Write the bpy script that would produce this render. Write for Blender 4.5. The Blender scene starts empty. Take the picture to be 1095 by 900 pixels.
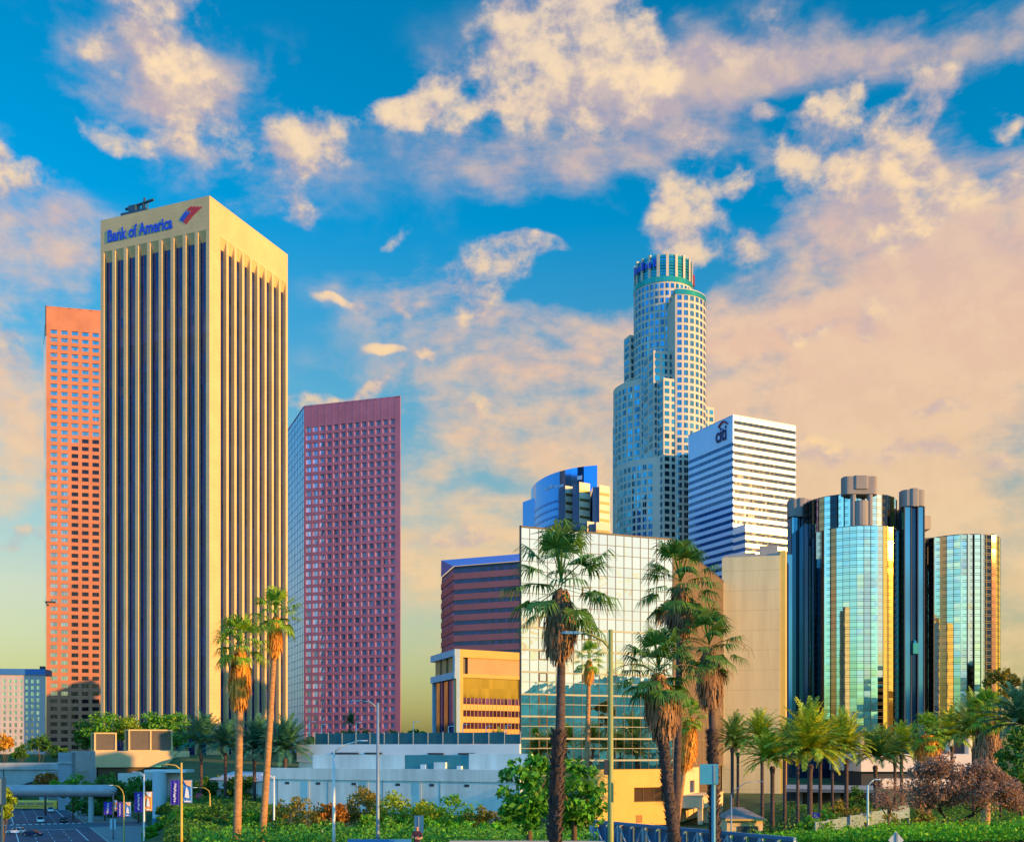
import bpy, math, random
import numpy as np
from mathutils import Vector, Matrix

# ------------------------------------------------------------------ camera, sky, sun, exposure
F, CX, HY, HC = 1146.0, 547.5, 800.0, 20.0        # survey constants used to lay the city out in metres
scene = bpy.context.scene
COL = scene.collection
cam_d = bpy.data.cameras.new('camera'); cam = bpy.data.objects.new('camera', cam_d); COL.objects.link(cam)
cam.location = (0, 0, HC); cam.rotation_euler = (math.radians(90), 0, 0)
cam_d.sensor_width = 36; cam_d.sensor_fit = 'HORIZONTAL'; cam_d.lens = 36 * F / 1095.0
cam_d.shift_y = (HY - 450) / 1095.0
cam_d.clip_start = 0.5; cam_d.clip_end = 30000
scene.camera = cam
scene.view_settings.view_transform = 'Standard'; scene.view_settings.look = 'None'
scene.view_settings.exposure = 1.0; scene.view_settings.gamma = 1.0
scene.view_settings.use_curve_mapping = False
scene.cycles.max_bounces = 8

SUN_AZ, SUN_EL = math.atan2(0.885, -0.465), math.radians(11.5)     # azimuth clockwise from +Y
SDIR = Vector((math.sin(SUN_AZ) * math.cos(SUN_EL), math.cos(SUN_AZ) * math.cos(SUN_EL), math.sin(SUN_EL)))
sl = bpy.data.lights.new('sun', 'SUN'); sl.energy = 4.5; sl.angle = math.radians(0.5); sl.color = (1.0, 0.50, 0.12)
so = bpy.data.objects.new('sun', sl); COL.objects.link(so); so.rotation_euler = SDIR.to_track_quat('Z', 'Y').to_euler()
so.location = (300, -150, 200)

world = bpy.data.worlds.new('World'); scene.world = world; world.use_nodes = True
def build_world():
    nt = world.node_tree; N = nt.nodes; L = nt.links; N.clear()
    def nd(t, **k):
        n = N.new(t)
        for a, b in k.items(): setattr(n, a, b)
        return n
    def val(sock, v):
        if hasattr(v, 'is_output') or isinstance(v, bpy.types.NodeSocket): L.new(v, sock)
        else: sock.default_value = v
    def math_(op, a, b=0.0, clamp=False):
        n = nd('ShaderNodeMath', operation=op, use_clamp=clamp); val(n.inputs[0], a); val(n.inputs[1], b); return n.outputs[0]
    def vmath(op, a, b=(0, 0, 0)):
        n = nd('ShaderNodeVectorMath', operation=op); val(n.inputs[0], a); val(n.inputs[1], b)
        return n.outputs['Value'] if op in ('LENGTH', 'DOT_PRODUCT') else n.outputs[0]
    def rng(x, a, b, c=0.0, d=1.0, smooth=True):
        n = nd('ShaderNodeMapRange', interpolation_type='SMOOTHSTEP' if smooth else 'LINEAR')
        val(n.inputs[0], x); n.inputs[1].default_value = a; n.inputs[2].default_value = b
        n.inputs[3].default_value = c; n.inputs[4].default_value = d; return n.outputs[0]
    def mix(f, a, b, bt='MIX'):
        n = nd('ShaderNodeMix', data_type='RGBA', blend_type=bt); val(n.inputs[0], f); val(n.inputs[6], a); val(n.inputs[7], b); return n.outputs[2]
    def ramp(x, stops):
        n = nd('ShaderNodeValToRGB'); val(n.inputs[0], x); e = n.color_ramp.elements
        while len(e) < len(stops): e.new(0.5)
        for el, (p, c) in zip(e, stops): el.position = p; el.color = (*c, 1)
        return n.outputs[0]
    out = nd('ShaderNodeOutputWorld'); bg = nd('ShaderNodeBackground')
    sky = nd('ShaderNodeTexSky', sky_type='NISHITA'); sky.sun_disc = False
    sky.sun_elevation = SUN_EL; sky.sun_rotation = SUN_AZ; sky.air_density = 1.0; sky.dust_density = 1.5; sky.ozone_density = 2.0
    tc = nd('ShaderNodeTexCoord'); d = vmath('NORMALIZE', tc.outputs['Generated'])
    sx = nd('ShaderNodeSeparateXYZ'); L.new(d, sx.inputs[0]); X, Y, Z = sx.outputs
    az = math_('ARCTAN2', X, Y); el = math_('ARCSINE', Z)
    cb = nd('ShaderNodeCombineXYZ'); L.new(az, cb.inputs[0]); L.new(el, cb.inputs[1]); AE = cb.outputs[0]
    # slow, large wobble so that the cloud banks have ragged edges
    def noise(scale, detail, rough, vec, dist=0.0):
        n = nd('ShaderNodeTexNoise'); n.inputs['Scale'].default_value = scale; n.inputs['Detail'].default_value = detail
        n.inputs['Roughness'].default_value = rough; n.inputs['Distortion'].default_value = dist; L.new(vec, n.inputs['Vector']); return n
    wob = noise(9, 3, 0.55, d); wv = vmath('SCALE', vmath('SUBTRACT', wob.outputs['Color'], (0.5, 0.5, 0.5))); wv.node.inputs['Scale'].default_value = 0.10
    AEw = vmath('ADD', AE, wv)
    def bank(banks, inner, outer, start):
        tot = None; V = start
        for n, (px, py, rx, ry, amp, tilt) in enumerate(banks):
            if n and n % 8 == 0: V = vmath('ADD', AEw, math_('MULTIPLY', tot, 1e-7))     # evaluates the banks in batches
            a = math.atan2((px - CX) / F, 1.0); h = math.hypot(1, (px - CX) / F); e = math.atan2((HY - py) / F, h)
            mp = nd('ShaderNodeMapping', vector_type='TEXTURE'); L.new(V, mp.inputs['Vector'])
            mp.inputs['Location'].default_value = (a, e, 0); mp.inputs['Rotation'].default_value = (0, 0, math.radians(tilt))
            mp.inputs['Scale'].default_value = (rx / F / h, ry / F / h, 1)
            v = rng(vmath('LENGTH', mp.outputs[0]), inner, outer, amp, 0.0)
            tot = v if tot is None else math_('ADD', tot, v)
        return tot
    puffs = bank(CLOUDS, 0.0, 1.9, AEw); veil = bank(VEILS, 0.0, 1.7, vmath('ADD', AEw, math_('MULTIPLY', puffs, 1e-7)))
    flat = vmath('MULTIPLY', d, (1.0, 1.0, 2.3))                       # layered cloud is drawn out sideways
    fine = noise(19, 11, 0.6, vmath('MULTIPLY', d, (1, 1, 1.25)), 0.05).outputs['Fac']
    shf = noise(19, 8, 0.6, vmath('MULTIPLY', vmath('ADD', d, (0.006, -0.002, 0.013)), (1, 1, 1.25)), 0.05).outputs['Fac']
    med = noise(6.0, 7, 0.6, flat, 0.2).outputs['Fac']
    rear = math_('MULTIPLY', rng(Y, 0.15, -0.3), rng(med, 0.5, 0.62))
    lit = rng(math_('SUBTRACT', fine, shf), -0.10, 0.12)             # side of each billow that faces the light
    puffs = math_('MINIMUM', puffs, 0.88)
    pd = math_('ADD', math_('ADD', puffs, math_('MULTIPLY', rear, 0.7)), math_('ADD', math_('MULTIPLY', math_('SUBTRACT', fine, 0.5), 3.0), math_('MULTIPLY', math_('SUBTRACT', med, 0.5), 1.2)))
    pm = rng(pd, 0.28, 1.0)                            # puffy clouds
    gate = rng(math_('ADD', puffs, rear), 0.08, 0.45); pm = math_('MULTIPLY', pm, gate)
    vn = math_('ADD', math_('MULTIPLY', math_('SUBTRACT', med, 0.5), 4.2), math_('MULTIPLY', math_('SUBTRACT', fine, 0.5), 1.3))
    vm = math_('MULTIPLY', rng(math_('ADD', veil, vn), 0.05, 1.3), rng(veil, 0.0, 0.4))
    base = mix(1.0, sky.outputs[0], ramp(rng(el, 0, 0.7, smooth=False), SKYTINT), 'MULTIPLY')
    veilc = mix(math_('MULTIPLY', lit, 0.35), ramp(rng(el, 0, 0.7, smooth=False), VEILC), (3.3, 2.3, 1.35, 1))
    puffc = mix(math_('ADD', math_('MULTIPLY', rng(pd, 0.45, 1.4), 0.38), math_('MULTIPLY', lit, 0.58), True), PUFFLO, ramp(rng(el, 0, 0.7, smooth=False), PUFFC))
    c = mix(math_('MULTIPLY', vm, 0.9), base, veilc)
    c = mix(math_('MULTIPLY', pm, 0.88), c, puffc)
    c = vmath('MINIMUM', c, ramp(rng(el, 0.0, 0.3, smooth=False), [(0.0, (4.7, 4.1, 2.3)), (0.3, (4.5, 4.2, 3.1)), (1.0, (4.1, 4.1, 3.8))]))
    rearm = math_('MULTIPLY', rng(Y, 0.25, -0.45), rng(X, 0.75, -0.1))        # unseen sky behind and left, brightened and blued as added fill light
    c = mix(1.0, c, mix(rearm, (1, 1, 1, 1), (1.3, 2.4, 3.0, 1)), 'MULTIPLY')
    c = vmath('SCALE', c); sc = c.node.inputs['Scale']; L.new(rng(el, 0.68, 1.05, 1.0, 2.6), sc)          # sky overhead, out of view, brightened as added fill light
    L.new(c, bg.inputs[0]); bg.inputs[1].default_value = 0.15
    L.new(bg.outputs[0], out.inputs[0])
# cloud banks: azimuth / elevation given through survey columns and rows, half widths, amount, tilt
CLOUDS = [(135, 55, 52, 30, .5, -20), (185, 85, 62, 30, .56, -30), (285, 140, 70, 28, .52, -6), (128, 129, 46, 11, .8, 4), (345, 150, 34, 18, .6, 0), (180, 4, 46, 13, .7, 0), (200, 35, 24, 14, .42, -40),
    (570, 60, 66, 44, .95, 25), (500, 118, 80, 20, .9, 18), (430, 132, 34, 16, .7, 0), (655, 22, 58, 50, 1.0, 0), (640, 95, 70, 34, .9, 12), (560, 15, 40, 26, .8, 0), (800, 40, 50, 26, .55, 20),
    (735, 190, 32, 30, 1.0, 0), (742, 238, 50, 36, 1.1, 0), (795, 262, 26, 20, .8, 0), (528, 296, 46, 26, 1.0, 8), (572, 266, 40, 11, .95, -10), (500, 320, 26, 12, .6, 0), (437, 322, 16, 6, .75, 0),
    (895, 130, 34, 26, 1.0, 0), (890, 172, 44, 34, 1.05, 0), (925, 98, 18, 14, .9, 0), (1005, 95, 36, 28, .9, 0), (975, 150, 26, 22, .9, 40), (985, 180, 26, 24, .85, 0), (1004, 145, 18, 15, 1.0, 0), (830, 125, 20, 11, .95, 0), (1016, 185, 14, 10, .8, 0),
    (960, 260, 50, 20, .95, 8), (1010, 230, 50, 22, .95, 10), (1075, 205, 34, 26, .9, 0), (1080, 130, 16, 16, .8, 0), (14, 183, 40, 15, .9, 0), (8, 366, 26, 18, .95, 0), (18, 395, 24, 14, .7, 0), (25, 440, 30, 24, .5, 0),
    (326, 213, 18, 16, .8, 0), (408, 378, 20, 7, .9, 0), (452, 382, 10, 8, 1.0, 0), (365, 326, 30, 7, .7, 0), (325, 432, 40, 10, .8, 0), (375, 425, 30, 8, .7, 0), (510, 428, 26, 16, .6, 0),
    (885, 482, 42, 13, .85, 0), (990, 486, 32, 10, .8, 0), (1050, 490, 34, 10, .8, 0), (1000, 443, 24, 13, .95, 0), (500, 572, 44, 14, .7, 0), (30, 570, 30, 12, .7, 0), (795, 185, 15, 8, .85, 0), (415, 240, 22, 9, .6, 0), (940, 330, 60, 14, .6, 6), (860, 345, 40, 10, .5, 0)]
VEILS = [(210, 105, 140, 60, .75, -18), (600, 110, 170, 70, .62, 14), (790, 60, 100, 36, .8, 12), (960, 45, 190, 30, .9, 0), (760, 130, 90, 60, .45, 0),
    (980, 335, 230, 80, .95, 4), (1050, 240, 120, 100, .8, 0), (880, 225, 120, 60, .45, 0), (930, 440, 300, 100, 1.0, 0), (960, 600, 260, 150, 1.3, 0), (620, 520, 170, 80, .8, 0), (560, 430, 200, 60, .55, 0), (680, 360, 130, 30, .6, 4),
    (480, 620, 200, 70, .9, 0), (30, 240, 110, 60, .7, 0), (10, 430, 80, 90, .75, 0), (30, 520, 60, 40, .5, 0), (480, 325, 150, 36, .5, 0)]
SKYTINT = [(0.0, (0.50, 0.48, 0.24)), (0.07, (0.58, 0.52, 0.28)), (0.2, (0.80, 0.62, 0.42)), (0.45, (0.28, 0.66, 0.68)), (0.65, (0.0, 0.66, 0.88)), (1.0, (0.0, 0.57, 0.76))]
VEILC = [(0.0, (2.2, 1.75, 0.85)), (0.25, (2.9, 2.0, 1.1)), (0.5, (2.95, 1.85, 1.25)), (0.68, (2.3, 1.65, 1.5)), (0.85, (1.5, 1.35, 1.65)), (1.0, (1.1, 1.15, 1.6))]
PUFFC = [(0.0, (3.2, 2.1, 0.95)), (0.4, (3.5, 2.35, 1.15)), (0.75, (3.6, 2.65, 1.55)), (1.0, (3.3, 2.6, 1.85))]
PUFFLO = (1.55, 1.35, 1.6, 1)
build_world()
# ------------------------------------------------------------------ helpers
R = random.Random(11)
NR = np.random.default_rng(5)
ORG = {}                                    # world position of the base of each thing
def W2(px, D): return Vector(((px - CX) / F * D, D))
def ZZ(py, D): return HC + (HY - py) / F * D
def W3(px, py, D): return Vector(((px - CX) / F * D, D, ZZ(py, D)))

class MB:
    def __init__(s): s.v = []; s.f = []; s.mi = []
    def add(s, vs, fs, mi=0):
        n = len(s.v); s.v += [tuple(q) for q in vs]; s.f += [tuple(i + n for i in q) for q in fs]; s.mi += [mi] * len(fs); return s
    def quad(s, a, b, c, d, mi=0): return s.add((a, b, c, d), ((0, 1, 2, 3),), mi)
    def obox(s, o, a, b, c, mi=0):
        o, a, b, c = Vector(o), Vector(a), Vector(b), Vector(c)
        vs = [o, o + a, o + a + b, o + b, o + c, o + a + c, o + a + b + c, o + b + c]
        return s.add(vs, ((3, 2, 1, 0), (4, 5, 6, 7), (0, 1, 5, 4), (1, 2, 6, 5), (2, 3, 7, 6), (3, 0, 4, 7)), mi)
    def box(s, x0, x1, y0, y1, z0, z1, mi=0): return s.obox((x0, y0, z0), (x1 - x0, 0, 0), (0, y1 - y0, 0), (0, 0, z1 - z0), mi)
    def fbox(s, fc, u0, u1, z0, z1, d0, d1, mi=0):
        o = fc.P(u0, z0, d1); return s.obox(o, fc.P(u1, z0, d1) - o, fc.P(u0, z0, d0) - o, fc.P(u0, z1, d1) - o, mi)
    def fquad(s, fc, u0, u1, z0, z1, d, mi=0): return s.quad(fc.P(u0, z0, d), fc.P(u1, z0, d), fc.P(u1, z1, d), fc.P(u0, z1, d), mi)
    def prism(s, poly, z0, z1, cap=True, mi=0):
        n = len(poly); vs = [(p[0], p[1], z0) for p in poly] + [(p[0], p[1], z1) for p in poly]
        fs = [(i, (i + 1) % n, (i + 1) % n + n, i + n) for i in range(n)]
        if cap: fs += [tuple(range(n, 2 * n)), tuple(range(n - 1, -1, -1))]
        return s.add(vs, fs, mi)
    def cyl(s, c, r, z0, z1, n=24, a0=0.0, mi=0, r1=None):
        r1 = r if r1 is None else r1
        p0 = [(c[0] + r * math.cos(a0 + i * math.tau / n), c[1] + r * math.sin(a0 + i * math.tau / n), z0) for i in range(n)]
        p1 = [(c[0] + r1 * math.cos(a0 + i * math.tau / n), c[1] + r1 * math.sin(a0 + i * math.tau / n), z1) for i in range(n)]
        fs = [(i, (i + 1) % n, (i + 1) % n + n, i + n) for i in range(n)] + [tuple(range(n, 2 * n)), tuple(range(n - 1, -1, -1))]
        return s.add(p0 + p1, fs, mi)
    def tube(s, pts, radii, n=8, mi=0, cap=True):
        pts = [Vector(p) for p in pts]
        if not hasattr(radii, '__len__'): radii = [radii] * len(pts)
        vs = []; up = None
        for i, p in enumerate(pts):
            t = (pts[min(i + 1, len(pts) - 1)] - pts[max(i - 1, 0)]).normalized()
            if up is None: up = Vector((1, 0, 0)) if abs(t.z) > 0.8 else Vector((0, 0, 1))
            a = (up - t * up.dot(t)).normalized(); b = t.cross(a); up = a
            for k in range(n):
                q = k * math.tau / n; vs.append(p + (a * math.cos(q) + b * math.sin(q)) * radii[i])
        fs = [(i * n + k, i * n + (k + 1) % n, (i + 1) * n + (k + 1) % n, (i + 1) * n + k) for i in range(len(pts) - 1) for k in range(n)]
        if cap: fs += [tuple(range(n - 1, -1, -1)), tuple(range((len(pts) - 1) * n, len(pts) * n))]
        return s.add(vs, fs, mi)
    def ball(s, c, rx, ry, rz, nu=12, nv=8, mi=0):
        vs = [(c[0], c[1], c[2] - rz)]
        for j in range(1, nv):
            e = -math.pi / 2 + math.pi * j / nv
            for i in range(nu):
                a = math.tau * i / nu; vs.append((c[0] + rx * math.cos(e) * math.cos(a), c[1] + ry * math.cos(e) * math.sin(a), c[2] + rz * math.sin(e)))
        vs.append((c[0], c[1], c[2] + rz)); fs = []
        for i in range(nu): fs.append((0, 1 + (i + 1) % nu, 1 + i))
        for j in range(nv - 2):
            for i in range(nu):
                a = 1 + j * nu + i; b = 1 + j * nu + (i + 1) % nu; fs.append((a, b, b + nu, a + nu))
        t = len(vs) - 1
        for i in range(nu): fs.append((t, t - nu + i, t - nu + (i + 1) % nu))
        return s.add(vs, fs, mi)
    def build(s, name, mats, parent=None, at=None, smooth=False):
        org = ORG[parent.name] if parent is not None else Vector(at if at is not None else (0, 0, 0))
        me = bpy.data.meshes.new(name)
        va = np.array(s.v, dtype=float).reshape(-1, 3) - np.array(org)
        me.from_pydata(va.tolist(), [], s.f)
        for m in (mats if isinstance(mats, (list, tuple)) else [mats]): me.materials.append(m)
        if any(s.mi): me.polygons.foreach_set('material_index', s.mi)
        if smooth: me.polygons.foreach_set('use_smooth', [True] * len(s.f))
        me.update()
        return link(name, me, parent, org)
def link(name, me, parent, org):
    o = bpy.data.objects.new(name, me); COL.objects.link(o)
    if parent is not None: o.parent = parent
    else: o.location = org
    ORG[o.name] = Vector(org); return o
def quads_np(name, V, mat, parent=None, at=None, tri=False):
    """V: (n,4,3) world corners -> one mesh of loose leaf faces"""
    org = ORG[parent.name] if parent is not None else Vector(at if at is not None else (0, 0, 0))
    k = V.shape[1]; n = V.shape[0]; me = bpy.data.meshes.new(name)
    me.vertices.add(n * k); me.vertices.foreach_set('co', (V.reshape(-1, 3) - np.array(org)).astype(np.float32).ravel())
    me.loops.add(n * k); me.loops.foreach_set('vertex_index', np.arange(n * k, dtype=np.int32))
    me.polygons.add(n); me.polygons.foreach_set('loop_start', np.arange(0, n * k, k, dtype=np.int32))
    me.materials.append(mat); me.update(calc_edges=True); me.validate()
    return link(name, me, parent, org)
def tag(o, label, cat, group=None, kind=None):
    if label: o['label'] = label
    if cat: o['category'] = cat
    if group: o['group'] = group
    if kind: o['kind'] = kind
    return o
def thing(name, label, cat, loc, group=None):
    o = bpy.data.objects.new(name, None); COL.objects.link(o); o.location = loc; ORG[o.name] = Vector(loc)
    o.empty_display_size = 1.0
    return tag(o, label, cat, group)
class Face:
    """a vertical facade plane from A to B (plan points); u along it, d outward (towards the viewer's side)"""
    def __init__(s, A, B, flip=False):
        s.A = Vector((A[0], A[1])); B = Vector((B[0], B[1])); s.w = (B - s.A).length; s.u = (B - s.A) / s.w
        n = Vector((s.u.y, -s.u.x)); s.n = n if (n.dot(s.A) < 0) != flip else -n
    def P(s, u, z, d=0.0):
        q = s.A + s.u * u + s.n * d; return Vector((q.x, q.y, z))
def inset(poly, d):
    """shrink a convex plan polygon by d"""
    n = len(poly); c = sum((Vector(p) for p in poly), Vector((0, 0))) / n; L = []
    for i in range(n):
        a, b = Vector(poly[i]), Vector(poly[(i + 1) % n]); t = (b - a).normalized(); m = Vector((-t.y, t.x))
        if m.dot(c - a) < 0: m = -m
        L.append((a + m * d, t))
    out = []
    for i in range(n):
        (p, r), (q, s) = L[i - 1], L[i]; k = r.x * s.y - r.y * s.x
        t = ((q.x - p.x) * s.y - (q.y - p.y) * s.x) / k; out.append(p + r * t)
    return out
def text(s, size, mat, parent, origin, ux, uz, n, depth, name='lettering', bold=0.0, xs=1.0):
    cu = bpy.data.curves.new(name, 'FONT'); cu.body = s; cu.size = size; cu.extrude = depth; cu.offset = bold; cu.resolution_u = 3
    tmp = bpy.data.objects.new(name, cu); COL.objects.link(tmp); dg = bpy.context.evaluated_depsgraph_get()
    me = bpy.data.meshes.new_from_object(tmp.evaluated_get(dg)); bpy.data.objects.remove(tmp); me.materials.clear(); me.materials.append(mat)
    o = bpy.data.objects.new(name, me); COL.objects.link(o)
    o.parent = parent; p = Vector(origin) - ORG[parent.name]
    M = Matrix(((ux[0] * xs, uz[0], n[0], p.x), (ux[1] * xs, uz[1], n[1], p.y), (ux[2] * xs, uz[2], n[2], p.z), (0, 0, 0, 1)))
    o.matrix_local = M; return o

# ------------------------------------------------------------------ materials
MATS = {}
def M(name, col, rough=0.8, metal=0.0, var=0.18, scale=0.25, spec=0.4, bump=0.0, streak=0.0, joints=None, leaf=False, transl=0.0, hue=0.0):
    if name in MATS: return MATS[name]
    m = bpy.data.materials.new(name); m.use_nodes = True; nt = m.node_tree; N = nt.nodes; L = nt.links
    b = N['Principled BSDF']; b.inputs['Roughness'].default_value = rough; b.inputs['Metallic'].default_value = metal
    b.inputs['Specular IOR Level'].default_value = spec
    src = None
    def mixc(f, a, c, bt='MIX'):
        n = N.new('ShaderNodeMix'); n.data_type = 'RGBA'; n.blend_type = bt
        for i, v in ((0, f), (6, a), (7, c)):
            if isinstance(v, bpy.types.NodeSocket): L.new(v, n.inputs[i])
            else: n.inputs[i].default_value = v
        return n.outputs[2]
    c4 = (*col, 1)
    lo = tuple(x * (1 - var) for x in col) + (1,); hi = tuple(min(1, x * (1 + var)) for x in col) + (1,)
    if leaf:
        g = N.new('ShaderNodeNewGeometry'); r = N.new('ShaderNodeValToRGB'); L.new(g.outputs['Random Per Island'], r.inputs[0])
        e = r.color_ramp.elements; e[0].color = lo; e[1].color = hi
        e.new(0.5).color = (col[0] * (1 + hue), col[1], col[2] * (1 - hue), 1)
        src = r.outputs[0]
    elif var > 0:
        tc = N.new('ShaderNodeTexCoord'); no = N.new('ShaderNodeTexNoise'); no.inputs['Scale'].default_value = scale; no.inputs['Detail'].default_value = 6
        no.inputs['Roughness'].default_value = 0.65
        if streak:
            mp = N.new('ShaderNodeMapping'); mp.inputs['Scale'].default_value = (1, 1, streak); L.new(tc.outputs['Object'], mp.inputs[0]); L.new(mp.outputs[0], no.inputs['Vector'])
        else: L.new(tc.outputs['Object'], no.inputs['Vector'])
        r = N.new('ShaderNodeValToRGB'); r.color_ramp.elements[0].position = 0.3; r.color_ramp.elements[1].position = 0.7
        r.color_ramp.elements[0].color = lo; r.color_ramp.elements[1].color = hi; L.new(no.outputs['Fac'], r.inputs[0]); src = r.outputs[0]
        if bump:
            bp = N.new('ShaderNodeBump'); bp.inputs['Strength'].default_value = bump; bp.inputs['Distance'].default_value = 0.1; L.new(no.outputs['Fac'], bp.inputs['Height']); L.new(bp.outputs[0], b.inputs['Normal'])
        if joints:
            # stone or panel courses at a fixed height
            sx = N.new('ShaderNodeSeparateXYZ'); L.new(tc.outputs['Object'], sx.inputs[0])
            w = N.new('ShaderNodeMath'); w.operation = 'DIVIDE'; L.new(sx.outputs[2], w.inputs[0]); w.inputs[1].default_value = joints[0]
            fr = N.new('ShaderNodeMath'); fr.operation = 'FRACT'; L.new(w.outputs[0], fr.inputs[0])
            lt = N.new('ShaderNodeMath'); lt.operation = 'LESS_THAN'; L.new(fr.outputs[0], lt.inputs[0]); lt.inputs[1].default_value = joints[1]
            mu = N.new('ShaderNodeMath'); mu.operation = 'MULTIPLY'; L.new(lt.outputs[0], mu.inputs[0]); mu.inputs[1].default_value = joints[2]
            src = mixc(mu.outputs[0], src, (col[0] * 0.3, col[1] * 0.3, col[2] * 0.3, 1))
    if src is not None: L.new(src, b.inputs['Base Color'])
    else: b.inputs['Base Color'].default_value = c4
    if transl > 0:
        t = N.new('ShaderNodeBsdfTranslucent'); mx = N.new('ShaderNodeMixShader'); mx.inputs[0].default_value = transl
        if src is not None: L.new(src, t.inputs[0])
        else: t.inputs[0].default_value = c4
        L.new(b.outputs[0], mx.inputs[1]); L.new(t.outputs[0], mx.inputs[2]); L.new(mx.outputs[0], N['Material Output'].inputs[0])
    MATS[name] = m; return m
def G(name, tint, rough=0.03, metal=1.0, spec=0.5, wave=0.0, wscale=0.15, var=0.0, vscale=0.3):
    """coated glass: tinted mirror; wave = slight warp of the panes"""
    if name in MATS: return MATS[name]
    m = bpy.data.materials.new(name); m.use_nodes = True; nt = m.node_tree; N = nt.nodes; L = nt.links
    b = N['Principled BSDF']; b.inputs['Base Color'].default_value = (*tint, 1); b.inputs['Roughness'].default_value = rough
    b.inputs['Metallic'].default_value = metal; b.inputs['Specular IOR Level'].default_value = spec
    if var:
        g = N.new('ShaderNodeNewGeometry'); r = N.new('ShaderNodeValToRGB'); L.new(g.outputs['Random Per Island'], r.inputs[0])
        r.color_ramp.elements[0].color = tuple(x * (1 - var) for x in tint) + (1,); r.color_ramp.elements[1].color = tuple(min(1, x * (1 + var)) for x in tint) + (1,)
        L.new(r.outputs[0], b.inputs['Base Color'])
    if wave:
        tc = N.new('ShaderNodeTexCoord'); no = N.new('ShaderNodeTexNoise'); no.inputs['Scale'].default_value = wscale; no.inputs['Detail'].default_value = 1
        L.new(tc.outputs['Object'], no.inputs['Vector']); bp = N.new('ShaderNodeBump'); bp.inputs['Strength'].default_value = wave; bp.inputs['Distance'].default_value = 1.0
        L.new(no.outputs['Fac'], bp.inputs['Height']); L.new(bp.outputs[0], b.inputs['Normal'])
    MATS[name] = m; return m
def many(parent, name, cells, mat, label=None):
    """cells: list of MB, one per repeated part; the 100 that show largest as parts, the rest as one"""
    def key(mb):
        c = np.mean(np.array(mb.v), axis=0); return -c[1] + 0.2 * (c[2] if c[2] > 0 else 0)
    cells = sorted(cells, key=lambda m: -key(m))
    for mb in cells[:100]: mb.build(name, mat, parent)
    if len(cells) > 100:
        r = MB()
        for mb in cells[100:]: r.add(mb.v, mb.f)
        o = r.build(name, mat, parent); o['kind'] = 'stuff'

# ------------------------------------------------------------------ ground
def sst(x, a, b):
    t = min(1, max(0, (x - a) / (b - a))); return t * t * (3 - 2 * t)
def ground_z(x, y):
    near = float(np.interp(y, [-160, -60, 60, 125], [4, 14.4, 14.4, 9.0]))
    left = float(np.interp(y, [125, 205, 405, 440, 600], [9.0, -0.15, -0.15, 17.5, 18.0]))
    right = float(np.interp(y, [125, 300, 420, 600], [9.0, 9.0, 17.5, 18.0]))
    if y <= 125: return near
    if y > 138 and -4 < x < 50: right = right + (4.6 - right) * sst(y, 138, 152) * sst(x, -4, 1) * (1 - sst(x, 43, 50)) * (1 - sst(y, 235, 280))
    xe = -0.322 * y
    k = sst(x, xe - 2.5, xe + 1.5); return left * (1 - k) + right * k
# ------------------------------------------------------------------ setting: ground, roads, hills
def grid_sheet(name, xs, ys, zf, mat):
    mb = MB(); nx = len(xs)
    mb.v = [(x, y, zf(x, y)) for y in ys for x in xs]
    mb.f = [(j * nx + i, j * nx + i + 1, (j + 1) * nx + i + 1, (j + 1) * nx + i) for j in range(len(ys) - 1) for i in range(nx - 1)]
    mb.mi = [0] * len(mb.f); o = mb.build(name, mat, smooth=True); o['kind'] = 'structure'; return o
m_soil = M('soil_and_lawn', (0.035, 0.075, 0.018), 0.95, var=0.5, scale=0.15)
xs = sorted(set([-14000, -6000, -2500, -1200, -700, -450] + [round(v, 1) for v in np.arange(-320, 330, 4.0)] + [450, 700, 1200, 2500, 6000, 14000]))
ys = sorted(set([-14000, -5000, -2000, -800, -400] + [round(v, 1) for v in np.arange(-200, 620, 5.0)] + [700, 900, 1500, 3000, 7000, 14000]))
grid_sheet('ground', xs, ys, ground_z, m_soil)

m_asph = M('asphalt', (0.045, 0.06, 0.09), 0.7, var=0.45, scale=0.18)
m_asph2 = M('worn_asphalt', (0.075, 0.09, 0.115), 0.8, var=0.25, scale=0.3)
m_walk = M('pavement_concrete', (0.22, 0.21, 0.2), 0.85, var=0.2, scale=0.5)
m_kerb = M('kerb_concrete', (0.36, 0.34, 0.31), 0.85, var=0.2, scale=0.8)
m_white = M('white_road_paint', (0.72, 0.72, 0.7), 0.7, var=0.15, scale=1.0)
RQ = Vector((-106.3, 270.0)); RD = Vector((-0.437, 0.8995)).normalized(); RL = Vector((-RD.y, RD.x))     # street: kerb line, direction, to its left
def RP(t, w): return RQ + RD * t + RL * w
def rquad(mb, t0, t1, w0, w1, z):
    q = [RP(t0, w0), RP(t1, w0), RP(t1, w1), RP(t0, w1)]; mb.quad(*[(p.x, p.y, z) for p in q])
mb = MB(); rquad(mb, -70, 150, 0, 26, 0.0); mb.build('road', m_asph)['kind'] = 'structure'
mb = MB(); rquad(mb, 2, 19, -60, -0.0, 0.004); rquad(mb, 2, 19, 26, 60, 0.004); rquad(mb, 2, 19, 0, 26, 0.004); mb.build('cross_road', m_asph2)['kind'] = 'structure'
mb = MB()
for w in (6.6, 10.0, 13.4):
    for t in np.arange(-66, -2, 9.0): rquad(mb, t, t + 3.2, w, w + 0.16, 0.009)
    for t in np.arange(24, 120, 9.0): rquad(mb, t, t + 3.2, w, w + 0.16, 0.009)
for w in (3.3, 17.0, 22): rquad(mb, -40, -1.5, w, w + 0.2, 0.009); rquad(mb, 23, 120, w, w + 0.2, 0.009)
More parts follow.
